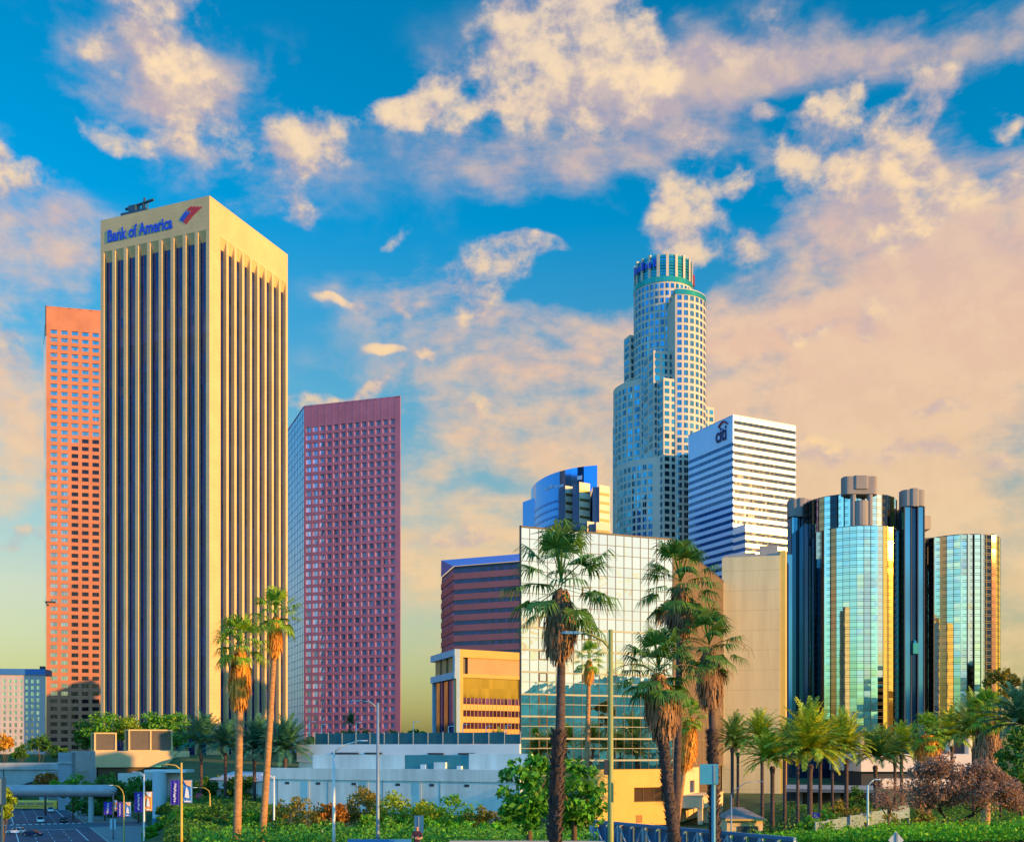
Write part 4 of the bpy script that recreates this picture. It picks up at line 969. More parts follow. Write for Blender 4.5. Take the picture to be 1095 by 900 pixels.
# --- fan palms
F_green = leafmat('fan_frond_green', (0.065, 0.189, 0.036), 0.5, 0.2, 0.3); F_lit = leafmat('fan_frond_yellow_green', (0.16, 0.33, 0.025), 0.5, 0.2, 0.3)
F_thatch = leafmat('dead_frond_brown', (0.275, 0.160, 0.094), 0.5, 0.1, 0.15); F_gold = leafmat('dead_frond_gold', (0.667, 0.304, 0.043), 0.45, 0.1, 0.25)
m_ptr_shaded = M('palm_trunk_shaded', (0.075, 0.055, 0.06), 0.95, var=0.45, scale=2.0, streak=3, bump=0.8)  # darker copy of the palm bark, with shade put into its colour
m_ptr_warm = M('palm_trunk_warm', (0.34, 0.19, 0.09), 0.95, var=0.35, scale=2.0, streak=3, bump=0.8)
m_stub = M('palm_boot', (0.11, 0.085, 0.10), 0.9, var=0.4, scale=4)
def fan_frond(out, o, d, Lp, Lb, nseg, droop, spread=2.0, rr=R, old=0.0):
    """one fan leaf: petiole along d then segments radiating from its tip"""
    d = d.normalized(); side = d.cross(Vector((0, 0, 1)))
    if side.length < .05: side = Vector((1, 0, 0))
    side.normalize(); nrm = side.cross(d).normalized(); tip = o + d * Lp + Vector((0, 0, -droop * Lp * .25)); w = .022 * Lp + .02
    out.append((o - side * w, o + side * w, tip + side * w * .7, tip - side * w * .7))
    d2 = (d + Vector((0, 0, -droop * .5))).normalized(); nrm = side.cross(d2).normalized()
    for k in range(nseg):
        a = (k / (nseg - 1) - .5) * 2 * spread + rr.uniform(-.05, .05); l = Lb * (1.0 - .28 * abs(a) / spread) * rr.uniform(.88, 1.08)
        v = (d2 * math.cos(a) + side * math.sin(a) + nrm * (.10 * math.cos(a * 2))).normalized()
        p1 = tip + v * l * .58; v2 = (v + Vector((0, 0, -.55 - droop * .8 - .5 * rr.random()))).normalized(); p2 = p1 + v2 * l * .46
        q = v.cross(nrm).normalized(); w0, w1 = Lb * .022, Lb * (2.2 * spread / nseg) * .17
        out.append((tip - q * w0, tip + q * w0, p1 + q * w1, p1 - q * w1)); out.append((p1 - q * w1, p1 + q * w1, p2 + q * w1 * .12, p2 - q * w1 * .12))
def fan_palm(label, base, top, crad, tr, mat_f, mat_s, mat_t, skirt=2.5, sk_r=0.55, nfr=34, boots=None, bsz=.45, group='fan palms', seed=1, nseg=20, mid=None, stalks=0, dead=0, up=1.0):
    rr = random.Random(seed); base = Vector(base); top = Vector(top); t = thing('fan_palm', label, 'palm tree', base, group)
    path = [base + Vector((0, 0, -.5))] + [base.lerp(top, k / 8) + Vector((math.sin(k * .4) * .05, 0, 0)) + (Vector(mid) * math.sin(math.pi * k / 8) if mid else Vector((0, 0, 0))) for k in range(1, 9)]
    b = MB(); b.tube(path, [tr * (1.25 - .45 * k / 8) for k in range(9)], 12); b.build('trunk', mat_t, t, smooth=True)
    if boots:                                               # old leaf bases sticking out of the trunk
        z0, z1, n = boots; q = MB()
        for k in range(n):
            f = rr.random(); zz = z0 + (z1 - z0) * f; fr = (zz - base.z) / (top.z - base.z); c = base.lerp(top, fr) + (Vector(mid) * math.sin(math.pi * fr) if mid else Vector((0, 0, 0))); a = rr.uniform(0, math.tau); e = Vector((math.cos(a), math.sin(a), 0)); s = Vector((-e.y, e.x, 0))
            o = c + e * tr * .7; l = bsz * rr.uniform(.5, .95); w = bsz * .26
            q.quad(o - s * w + Vector((0, 0, -l * .3)), o + s * w + Vector((0, 0, -l * .3)), o + e * l * .75 + s * w * .4 + Vector((0, 0, l * .55)), o + e * l * .75 - s * w * .4 + Vector((0, 0, l * .55)))
        q.build('trunk_boots', m_stub, t)
    Q = []; n = nfr
    for k in range(n):
        az = k * 2.39996 + rr.uniform(-.25, .25); f = (k + .5) / n; e = math.radians(84 * up - f * (118 * up) + rr.uniform(-9, 9))
        d = Vector((math.cos(az) * math.cos(e), math.sin(az) * math.cos(e), math.sin(e))); Lp = crad * rr.uniform(.50, .72); Lb = crad * rr.uniform(.44, .56)
        fan_frond(Q, top + Vector((0, 0, .25 * crad * (1 - f))) , d, Lp, Lb, nseg, .2 + .9 * f, 1.9, rr)
    V = np.array([[tuple(p) for p in q] for q in Q]); quads_np('crown', V, mat_f, t)
    S = []
    for k in range(int(800 * (1 + skirt / 6))):
        f = rr.random(); a = rr.uniform(0, math.tau); zz = top.z - skirt * f * .92 + .1; prof = sk_r * (.45 + .75 * math.sin(min(1, f * 1.15) * math.pi * .62)) * (1 - .35 * max(0, f - .8) * 5)
        fr = (zz - base.z) / (top.z - base.z); c = base.lerp(top, fr); e = Vector((math.cos(a), math.sin(a), 0)); s = Vector((-e.y, e.x, 0)); l = rr.uniform(.5, 1.1) * min(1.1, skirt * .4); w = rr.uniform(.018, .05) * (1 + sk_r)
        o = Vector((c.x, c.y, zz)) + e * prof * rr.uniform(.55, 1.0); p = o + e * rr.uniform(-.12, .18) * l + s * rr.uniform(-.2, .2) * l + Vector((0, 0, -l))
        S.append((o - s * w, o + s * w, p + s * w * .4, p - s * w * .4))
    for k in range(dead):
        a = rr.uniform(0, math.tau); d = Vector((math.cos(a) * .9, math.sin(a) * .9, rr.uniform(-1.3, -.4))); fan_frond(S, top + Vector((0, 0, -.2)), d, crad * .5, crad * .5, 12, 1.3, 1.2, rr)
    V = np.array([[tuple(p) for p in q] for q in S]); quads_np('thatch_skirt', V, mat_s, t)
    for k in range(stalks):
        a = rr.uniform(-.6, .6) + (0 if k % 2 else math.pi); q = MB(); o = top; pts = [o + Vector((math.cos(a) * u * crad * 1.15, math.sin(a) * u * crad * .5, crad * (.75 * u - .75 * u * u) * 1.3)) for u in lin(0, 1, 7)]
        q.tube(pts, [.035, .03, .028, .025, .02, .018, .014, .01], 5)
        for u in range(4, 8): q.tube([pts[u], pts[u] + Vector((rr.uniform(-.2, .3), rr.uniform(-.2, .2), -rr.uniform(.3, .6)))], .012, 4)
        q.build('flower_stalk', M('dry_stalk', (0.24, 0.15, 0.07), 0.9, var=0.2), t)
    return t

# --- date palms
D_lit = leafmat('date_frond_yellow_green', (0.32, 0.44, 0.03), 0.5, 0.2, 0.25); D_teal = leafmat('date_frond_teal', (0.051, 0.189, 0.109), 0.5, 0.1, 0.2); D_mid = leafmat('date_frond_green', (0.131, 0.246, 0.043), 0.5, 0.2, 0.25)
def date_crown_quads(Lf, n, seed):
    rr = random.Random(seed); Q = []
    for k in range(n):
        az = k * 2.39996 + rr.uniform(-.2, .2); f = (k + .5) / n; e0 = math.radians(86 - 88 * f + rr.uniform(-9, 9)); l = Lf * rr.uniform(.85, 1.08)
        h = Vector((math.cos(az), math.sin(az), 0)); p = Vector((0, 0, .3)); pts = [p]; e = e0
        for i in range(8):
            p = p + (h * math.cos(e) + Vector((0, 0, math.sin(e)))) * l / 8; e -= math.radians(2 + 7.5 * i / 7 + 2.5 * f); pts.append(p)
        side = Vector((-h.y, h.x, 0))
        for i in range(8):
            a, b = pts[i], pts[i + 1]; w = .045 * (1 - i / 9); Q.append((a - side * w, a + side * w, b + side * w, b - side * w)); t = (b - a).normalized(); up = side.cross(t)
            if up.z < 0: up = -up
            for j in range(3):
                o = a.lerp(b, j / 3); g = (i + j / 3) / 8
                if g < .12: continue
                ll = Lf * .155 * (math.sin(math.pi * min(1, g * .85 + .12)) ** .7) * rr.uniform(.85, 1.1)
                for s in (-1, 1):
                    v = (t * .75 + side * s * .8 + up * rr.uniform(.05, .5) + Vector((0, 0, -.25))).normalized(); w2 = .035 * Lf * .45
                    m = o + v * ll * .5; tip = o + v * ll + Vector((0, 0, -ll * .12)); Q.append((o, m + t * w2, tip, m - t * w2))
    return np.array([[tuple(p) for p in q] for q in Q])
DATE = {}
def date_palm(label, base, h, Lf, mat, tr=0.3, trm=None, group='date palms in front of the hotel', var=0, rot=0.0):
    x, y, z = base; t = thing('date_palm', label, 'palm tree', base, group); b = MB(); top = Vector((x, y, z + h))
    b.tube([(x, y, z - 2.5), (x, y, z + h * .5), (x, y, z + h - .8), (x, y, z + h), (x, y, z + h + .3)], [tr * 1.05, tr * .95, tr * .95, tr * 1.35, tr * .8], 10); b.build('trunk', trm or m_ptr_shaded, t, smooth=True)
    key = (var, mat.name)
    if key not in DATE:
        me = quads_np('crown', date_crown_quads(1.0, 66 + var * 7, 100 + var), mat, None).data
        bpy.data.objects.remove([o for o in COL.objects if o.data == me][0]); DATE[key] = me
    c = bpy.data.objects.new('crown', DATE[key]); COL.objects.link(c); c.parent = t; c.location = (0, 0, h); c.scale = (Lf * (1 + .1 * math.sin(rot * 9)), Lf, Lf * (1 + .14 * math.cos(rot * 7))); c.rotation_euler = (.10 * math.sin(rot * 5), .10 * math.cos(rot * 3), rot); return t

def gz(x, y): return ground_z(x, y)
def palm_at(px_top, py_top, px_base, D, **k):
    a = W3(px_top, py_top, D); b = W2(px_base, D); return k, (b.x, b.y, gz(b.x, b.y)), a

# near fan palms; base column is where the trunk leaves the lower edge of the view, extended to the ground
def fan(label, D, top, low, crad, tr, **k):
    (tx, ty), (lx, ly) = top, low; a = W3(tx, ty, D); l = W3(lx, ly, D); z = gz(l.x, D) ; f = (a.z - z) / (a.z - l.z); b = a + (l - a) * f
    return fan_palm(label, (b.x, b.y, z), a, crad, tr, **k)
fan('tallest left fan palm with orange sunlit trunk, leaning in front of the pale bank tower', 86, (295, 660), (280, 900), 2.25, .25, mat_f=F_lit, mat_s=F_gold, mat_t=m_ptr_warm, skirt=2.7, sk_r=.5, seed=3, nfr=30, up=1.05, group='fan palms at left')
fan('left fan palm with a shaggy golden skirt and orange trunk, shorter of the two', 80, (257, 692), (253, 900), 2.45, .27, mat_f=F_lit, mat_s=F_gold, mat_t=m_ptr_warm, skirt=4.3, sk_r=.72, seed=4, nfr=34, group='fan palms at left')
fan('large fan palm with a bulging brown skirt, standing before the mirror glass block', 52, (600, 632), (592, 900), 3.1, .22, mat_f=F_green, mat_s=F_thatch, mat_t=m_ptr_shaded, skirt=2.9, sk_r=.72, boots=(14, 20.8, 900), bsz=.5, seed=5, nfr=27, nseg=24, mid=(.10, 0, 0), group='fan palms at right')
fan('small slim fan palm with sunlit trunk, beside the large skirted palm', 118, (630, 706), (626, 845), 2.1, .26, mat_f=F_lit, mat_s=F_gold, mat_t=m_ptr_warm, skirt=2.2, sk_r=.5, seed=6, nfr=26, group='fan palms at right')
fan('leaning fan palm with thick boot-covered trunk and drooping dark crown', 58, (704, 722), (722, 900), 2.5, .27, mat_f=F_green, mat_s=F_thatch, mat_t=m_ptr_shaded, skirt=2.9, sk_r=.8, boots=(14, 21.3, 1000), bsz=.36, seed=7, nfr=38, nseg=24, mid=(-.12, 0, 0), stalks=3, dead=5, group='fan palms at right')
fan('tallest right fan palm with a thin bare straight trunk', 63, (727, 628), (722, 900), 2.7, .20, mat_f=F_green, mat_s=F_thatch, mat_t=m_ptr_shaded, skirt=2.6, sk_r=.62, seed=8, nfr=32, nseg=22, dead=6, group='fan palms at right')
fan('fan palm with long dry flower stalks, behind the blue sign', 61, (758, 694), (765, 900), 2.15, .20, mat_f=F_green, mat_s=F_thatch, mat_t=m_ptr_shaded, skirt=2.9, sk_r=.62, boots=(14, 21, 800), bsz=.44, seed=9, nfr=30, nseg=22, stalks=4, dead=5, group='fan palms at right')
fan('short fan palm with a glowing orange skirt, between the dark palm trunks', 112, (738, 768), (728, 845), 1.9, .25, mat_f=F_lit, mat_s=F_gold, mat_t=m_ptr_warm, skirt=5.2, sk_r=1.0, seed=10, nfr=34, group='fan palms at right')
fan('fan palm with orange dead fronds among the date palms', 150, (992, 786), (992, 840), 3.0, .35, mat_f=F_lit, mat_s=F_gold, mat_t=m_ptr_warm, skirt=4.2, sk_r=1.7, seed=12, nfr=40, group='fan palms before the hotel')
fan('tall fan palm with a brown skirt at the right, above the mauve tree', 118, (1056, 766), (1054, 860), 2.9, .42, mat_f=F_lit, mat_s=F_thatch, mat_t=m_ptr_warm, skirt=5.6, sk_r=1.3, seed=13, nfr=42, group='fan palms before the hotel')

# date palms before the hotel
names = ['twin-trunked date palm at the left end of the row', 'date palm in front of the beige blank tower', 'date palm with bright yellow crown beside the kiosk roof', 'date palm against the edge of the blank tower', 'largest full-crowned date palm of the row', 'tall date palm below the hotel stilts', 'green date palm in front of the white podium', 'date palm left of the orange-skirted fan palm', 'hazy date palm behind the mauve tree', 'broad blue-green date palm behind the mauve tree']
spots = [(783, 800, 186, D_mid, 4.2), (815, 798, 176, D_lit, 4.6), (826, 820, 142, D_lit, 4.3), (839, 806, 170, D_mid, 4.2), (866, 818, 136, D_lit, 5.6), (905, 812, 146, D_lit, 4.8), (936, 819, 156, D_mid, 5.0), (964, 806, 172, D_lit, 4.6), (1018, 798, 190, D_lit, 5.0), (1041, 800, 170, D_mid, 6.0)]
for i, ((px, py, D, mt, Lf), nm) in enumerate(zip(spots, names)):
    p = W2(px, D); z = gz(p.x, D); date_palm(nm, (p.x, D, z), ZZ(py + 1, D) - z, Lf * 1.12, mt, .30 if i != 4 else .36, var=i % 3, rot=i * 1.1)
for px, py, D, nm, mt in ((789, 806, 192, 'slim date palm standing close behind the left end of the row', D_mid), (853, 812, 165, 'dark-trunked date palm just left of the largest one', D_mid), (877, 812, 150, 'date palm squeezed right of the largest one', D_lit), (957, 816, 178, 'date palm with hidden crown left of its taller twin', D_mid), (890, 808, 185, 'rearmost date palm in shade under the hotel', D_mid), (1098, 790, 105, 'blue-green date palm cut by the right edge', D_teal)):
    p = W2(px, D); z = gz(p.x, D); date_palm(nm, (p.x, D, z), ZZ(py, D) - z, 4.3 if D > 110 else 5.0, mt, .26, var=(px % 3), rot=px * .7)
# date palms left of centre
for px, py, D, Lf, nm in ((215, 806, 225, 7.0, 'teal date palm left, beside the plaza podium'), (241, 806, 215, 6.6, 'teal date palm behind the two fan palm trunks'), (272, 812, 205, 6.4, 'low teal date palm right of the fan palm trunks'), (305, 812, 200, 6.2, 'teal date palm at the end of the garage wall'), (330, 816, 208, 4.6, 'smallest teal date palm on the garage terrace')):
    p = W2(px, D); z = gz(p.x, D); date_palm(nm, (p.x, D, z), ZZ(py, D) - z, Lf, D_teal, .34, var=px % 3, rot=px * .3, group='date palms by the garage')

# broadleaf trees
def tr_at(name, label, px, top, bot, D, hw, mat, rzf=.42, n=60, leaf=60, ls=.25, group=None, dz=None, **k):
    p = W2(px, D); z = gz(p.x, D) if dz is None else dz; zt = ZZ(top, D); rx = hw / F * D; rz = (zt - ZZ(bot, D)) * .5
    return tree(name, label, 'tree', (p.x, D, z), zt - z, rx, rx * .9, rz, mat, n, leaf, ls, group=group, **k)
tr_at('leafy_tree', 'bright green leafy tree left of the boot-covered palm trunk', 566, 802, 905, 66, 34, L_emerald, n=46, leaf=52, ls=.21, crad=.62, group='leafy trees behind the large palm')
tr_at('leafy_tree', 'bright green leafy tree right of the boot-covered palm trunk', 614, 812, 908, 70, 32, L_emerald, n=44, leaf=52, ls=.21, crad=.62, group='leafy trees behind the large palm')
for px, top, hw, nm in ((110, 760, 22, 'round green tree on the bank plaza, leftmost of the row'), (140, 762, 18, 'yellowish green plaza tree above the vent boxes'), (163, 761, 18, 'green plaza tree beside the larger vent box'), (188, 761, 20, 'green plaza tree at the right end of the row')):
    tr_at('plaza_tree', nm, px, top, 806, 418, hw, L_lime if px == 140 else L_green, n=46, leaf=46, ls=.55, group='trees on the bank plaza', dz=14)
tr_at('plaza_tree', 'dark shaded tree against the orange granite tower', 92, 770, 806, 420, 14, L_dark, n=36, leaf=46, ls=.55, group='trees on the bank plaza', dz=12)
for px, top, bot, hw, D, mt, nm in ((78, 828, 858, 22, 300, L_green, 'bright green tree behind the footbridge'), (112, 826, 862, 24, 296, L_dark, 'dark tree below the plaza podium'), (148, 830, 862, 20, 288, L_dark, 'dark tree between the banner poles'), (48, 832, 850, 12, 330, L_olive, 'small rust-tinted tree by the concrete viaduct'), (96, 850, 876, 24, 318, L_dark, 'dark street tree under the footbridge'), (122, 852, 876, 20, 312, L_dark, 'dark street tree beside the banner row'), (200, 830, 872, 16, 262, L_dark, 'dark tree behind the blue banner')):
    tr_at('street_tree', nm, px, top, bot, D, hw, mt, n=44, leaf=46, ls=.45, group='street trees around the footbridge')
tr_at('street_tree', 'small orange-leaved tree above the footbridge', 49, 826, 842, 322, 12, L_rust, n=26, leaf=40, ls=.42, group='street trees around the footbridge')
tr_at('street_tree', 'yellow autumn tree at the left edge', 4, 784, 806, 372, 12, L_yellow, n=30, leaf=40, ls=.5, group='trees beyond the viaduct')
tr_at('street_tree', 'dark green tree in front of the grey apartment block', 42, 786, 806, 400, 13, L_dark, n=30, leaf=40, ls=.5, group='trees beyond the viaduct')
for px, nm in ((22, 'low dark tree beyond the viaduct, next to the yellow one'), (62, 'low dark tree at the foot of the orange tower')):
    tr_at('street_tree', nm, px, 797, 812, 390, 10, L_dark, n=22, leaf=36, ls=.5, group='trees beyond the viaduct')
tr_at('street_tree', 'yellow-green bushy tree at the lower left edge', 3, 838, 884, 150, 13, L_lime, n=30, leaf=44, ls=.28, dz=2)
# right side
def jacaranda():
    D = 92; p = W2(1020, D); z = gz(p.x, D) + .4; t = thing('mauve_tree', 'mauve-brown flowering tree with a twisted dark trunk', 'tree', (p.x, D, z)); s = D / F; b = MB()
    def q(px, py, dy=0): return Vector(((px - CX) * s, D + dy, ZZ(py, D)))
    b.tube([Vector((p.x, D, z - .5)), q(1012, 893), q(1006, 882), q(1012, 874), q(1004, 866), q(1008, 855)], [.22, .2, .19, .15, .12, .07], 8)
    b.tube([q(1016, 893), q(1030, 879, 1), q(1048, 872, 1.5), q(1058, 868, 2), q(1070, 858, 2)], [.17, .15, .13, .1, .05], 8)
    b.tube([q(1008, 870), q(998, 855, -1), q(990, 845, -1)], [.1, .07, .04], 6); b.tube([q(1048, 872, 1.5), q(1050, 855, 0), q(1060, 845, 0)], [.08, .06, .03], 6)
    b.tube([q(1008, 858), q(1018, 838, 1), q(1012, 822, 1)], [.08, .06, .03], 6); b.build('trunk', M('dark_twisted_bark', (0.03, 0.022, 0.02), 0.9, var=0.3, scale=3), t, smooth=True)
    P = []
    for (cx, cy, rx, ry, n) in ((1010, 842, 34, 30, 46), (1052, 846, 38, 24, 46), (1000, 822, 24, 16, 20), (1076, 852, 18, 20, 18), (985, 850, 14, 20, 12), (1050, 828, 20, 12, 16)):
        c = q(cx, cy); P.append(clump_points(c, rx * s, rx * s * .8, ry * s, int(n * .8), 190, .95, .3))
    quads_np('crown', leaf_faces(np.concatenate(P), .105, .6), L_mauve, t)
jacaranda()
tr_at('dark_tree', 'dense dark evergreen at the right edge', 1092, 775, 880, 100, 26, L_dark, n=60, leaf=60, ls=.24)
tr_at('tall_tree', 'tall airy tree with yellowing leaves at the right, against the hotel', 1070, 706, 766, 160, 18, L_olive, n=30, leaf=44, ls=.3, crad=.8)
tr_at('airy_tree', 'thin grey-mauve tree under the date palms', 950, 832, 874, 128, 24, L_mauve, n=34, leaf=60, ls=.12)
for px, top, hw, D, mt, nm in ((918, 838, 14, 150, L_dark, 'dark bush in front of the white podium'), (900, 855, 20, 140, L_olive, 'olive bush under the tall date palm'), (880, 866, 18, 132, L_green, 'green bush beside the path fence'), (940, 862, 22, 135, L_olive, 'olive bush behind the path fence'), (985, 862, 18, 112, L_olive, 'olive bush left of the mauve tree'), (870, 872, 20, 120, L_green, 'low green bush below the largest date palm'), (905, 880, 24, 112, L_green, 'low green bush in front of the path fence'), (945, 882, 24, 110, L_olive, 'low olive bush near the diamond sign'), (852, 884, 14, 108, L_green, 'low green bush at the end of the blue railing')):
    p = W2(px, D); z = gz(p.x, D); rz = max(.8, (ZZ(top, D) - z) * .56); rx = hw / F * D; shrub(nm, (p.x, D, z), rx, rx, rz, mt, n=26, leaf=44, ls=.2, group='bushes under the date palms')
# shrubs before the garage wall
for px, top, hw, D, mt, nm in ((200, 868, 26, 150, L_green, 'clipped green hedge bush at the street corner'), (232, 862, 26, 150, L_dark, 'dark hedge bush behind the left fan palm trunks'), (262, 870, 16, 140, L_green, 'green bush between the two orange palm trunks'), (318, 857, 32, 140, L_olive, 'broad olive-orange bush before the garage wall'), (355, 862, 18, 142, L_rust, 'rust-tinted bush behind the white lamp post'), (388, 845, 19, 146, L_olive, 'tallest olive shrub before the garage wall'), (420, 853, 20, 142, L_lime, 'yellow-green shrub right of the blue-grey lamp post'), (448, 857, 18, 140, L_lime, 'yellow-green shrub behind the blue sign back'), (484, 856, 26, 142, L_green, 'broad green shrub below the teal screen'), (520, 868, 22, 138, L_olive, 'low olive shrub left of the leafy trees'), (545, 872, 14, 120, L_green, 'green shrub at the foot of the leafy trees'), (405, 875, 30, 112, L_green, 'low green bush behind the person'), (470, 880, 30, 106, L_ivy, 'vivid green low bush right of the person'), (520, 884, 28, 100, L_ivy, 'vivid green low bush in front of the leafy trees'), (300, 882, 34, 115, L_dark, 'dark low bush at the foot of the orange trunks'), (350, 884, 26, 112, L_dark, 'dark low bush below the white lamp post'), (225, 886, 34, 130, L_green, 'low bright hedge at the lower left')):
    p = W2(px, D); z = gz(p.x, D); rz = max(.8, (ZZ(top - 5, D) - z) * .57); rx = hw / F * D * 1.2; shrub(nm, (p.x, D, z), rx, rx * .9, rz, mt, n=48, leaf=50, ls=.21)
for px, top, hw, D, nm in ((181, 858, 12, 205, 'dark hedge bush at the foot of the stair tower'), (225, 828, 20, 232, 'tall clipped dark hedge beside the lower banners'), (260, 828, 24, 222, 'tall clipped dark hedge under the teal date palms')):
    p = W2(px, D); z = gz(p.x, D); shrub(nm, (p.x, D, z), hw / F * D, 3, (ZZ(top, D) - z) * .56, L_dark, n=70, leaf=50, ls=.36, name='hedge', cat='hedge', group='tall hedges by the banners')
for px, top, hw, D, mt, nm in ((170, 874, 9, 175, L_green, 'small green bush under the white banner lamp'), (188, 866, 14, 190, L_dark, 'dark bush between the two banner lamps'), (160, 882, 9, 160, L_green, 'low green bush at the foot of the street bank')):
    p = W2(px, D); z = gz(p.x, D); shrub(nm, (p.x, D, z), hw / F * D, hw / F * D, max(.8, (ZZ(top, D) - z) * .57), mt, n=26, leaf=44, ls=.24, group='bushes at the street corner')
# ivy slope at right, low greenery
def ivy():
    n = 80000; x = NR.uniform(22, 60, n); y = NR.uniform(66, 122, n); k = (x / y > .2); x, y = x[k], y[k]
    z = np.array([gz(a, b) for a, b in zip(x, y)]); h = .9 + .5 * np.sin(x * .7) * np.cos(y * .5) + np.interp(x / y, [.2, .5], [-.5, .55])
    C = np.stack([x, y, z + h * NR.uniform(.2, 1.0, len(x)) + .25], 1); quads_np('ivy_ground_cover', leaf_faces(C, .105, .7), L_ivy)
    o = bpy.data.objects['ivy_ground_cover']; tag(o, 'bright green ivy covering the slope at right', 'ground cover', kind='stuff')
    n = 50000; x = NR.uniform(-30, 16, n); y = NR.uniform(74, 135, n); k = (x / y > -.3) & (x / y < .08); x, y = x[k], y[k]
    z = np.array([gz(a, b) for a, b in zip(x, y)]); C = np.stack([x, y, z + .25 + (.9 + .8 * np.sin(x * .9 + 1) * np.cos(y * .35 + x * .2)) * NR.uniform(.1, 1, len(x))], 1); o = quads_np('undergrowth', leaf_faces(C, .12, .6), L_emerald); tag(o, 'green undergrowth below the shrubs', 'undergrowth', kind='stuff')
    n = 9000; x = NR.uniform(22, 58, n); y = NR.uniform(66, 120, n); k = (x / y > .2) & (np.sin(x * 1.1) * np.cos(y * .6 + x * .3) > .25); x, y = x[k], y[k]
    z = np.array([gz(a, b) for a, b in zip(x, y)]); C = np.stack([x, y, z + 1.0 + NR.uniform(.1, 1.3, len(x))], 1); o = quads_np('shoots_in_ivy', leaf_faces(C, .10, .45), L_lime); tag(o, 'yellow-green shoots standing out of the ivy', 'ground cover', kind='stuff')
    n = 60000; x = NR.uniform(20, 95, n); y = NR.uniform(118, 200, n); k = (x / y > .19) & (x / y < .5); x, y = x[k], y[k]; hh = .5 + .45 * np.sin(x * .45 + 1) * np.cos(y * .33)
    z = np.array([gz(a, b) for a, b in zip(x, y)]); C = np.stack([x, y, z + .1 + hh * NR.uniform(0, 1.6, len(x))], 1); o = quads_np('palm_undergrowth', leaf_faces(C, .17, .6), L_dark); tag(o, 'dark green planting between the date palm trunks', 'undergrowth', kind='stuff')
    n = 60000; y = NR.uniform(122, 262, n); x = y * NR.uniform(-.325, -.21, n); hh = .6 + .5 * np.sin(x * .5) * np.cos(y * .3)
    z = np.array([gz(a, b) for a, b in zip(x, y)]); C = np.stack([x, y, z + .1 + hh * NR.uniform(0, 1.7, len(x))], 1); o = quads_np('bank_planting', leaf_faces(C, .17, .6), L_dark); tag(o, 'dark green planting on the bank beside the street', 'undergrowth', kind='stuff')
ivy()
# greenery along the far terrace
for px, top, hw, D, nm in ((375, 778, 30, 345, 'row of dark bushes below the plum tower'), (420, 782, 20, 345, 'dark bush at the right foot of the plum tower'), (450, 780, 14, 330, 'dark bush left of the gold framed block'), (340, 786, 14, 345, 'small dark bush at the left foot of the plum tower')):
    p = W2(px, D); rx = hw / F * D; shrub(nm, (p.x, D, 18), rx, 3, (ZZ(top, D) - 18) * .58, L_dark, n=50, leaf=40, ls=.5, group='bushes on the far terrace')
p = W2(374, 340); date_palm('small far palm in front of the plum tower', (p.x, 340, 17), ZZ(776, 340) - 17, 3.4, D_teal, .3, var=1, group='far palms'); p = W2(551, 174.6)
date_palm('low palm peeping over the garage parapet', (W2(532, 196).x, 196, 9), ZZ(805, 196) - 9, 3.4, D_mid, .3, var=2, group='far palms')
p = W2(448, 200)
for px, nm in ((444, 'thin young palm on the garage terrace'), (434, 'thin young palm left of its twin on the garage terrace')):
    p = W2(px, 201); date_palm(nm, (p.x, 201, 16.3), 3.0, 1.5, D_teal, .10, var=0, group='young terrace palms')
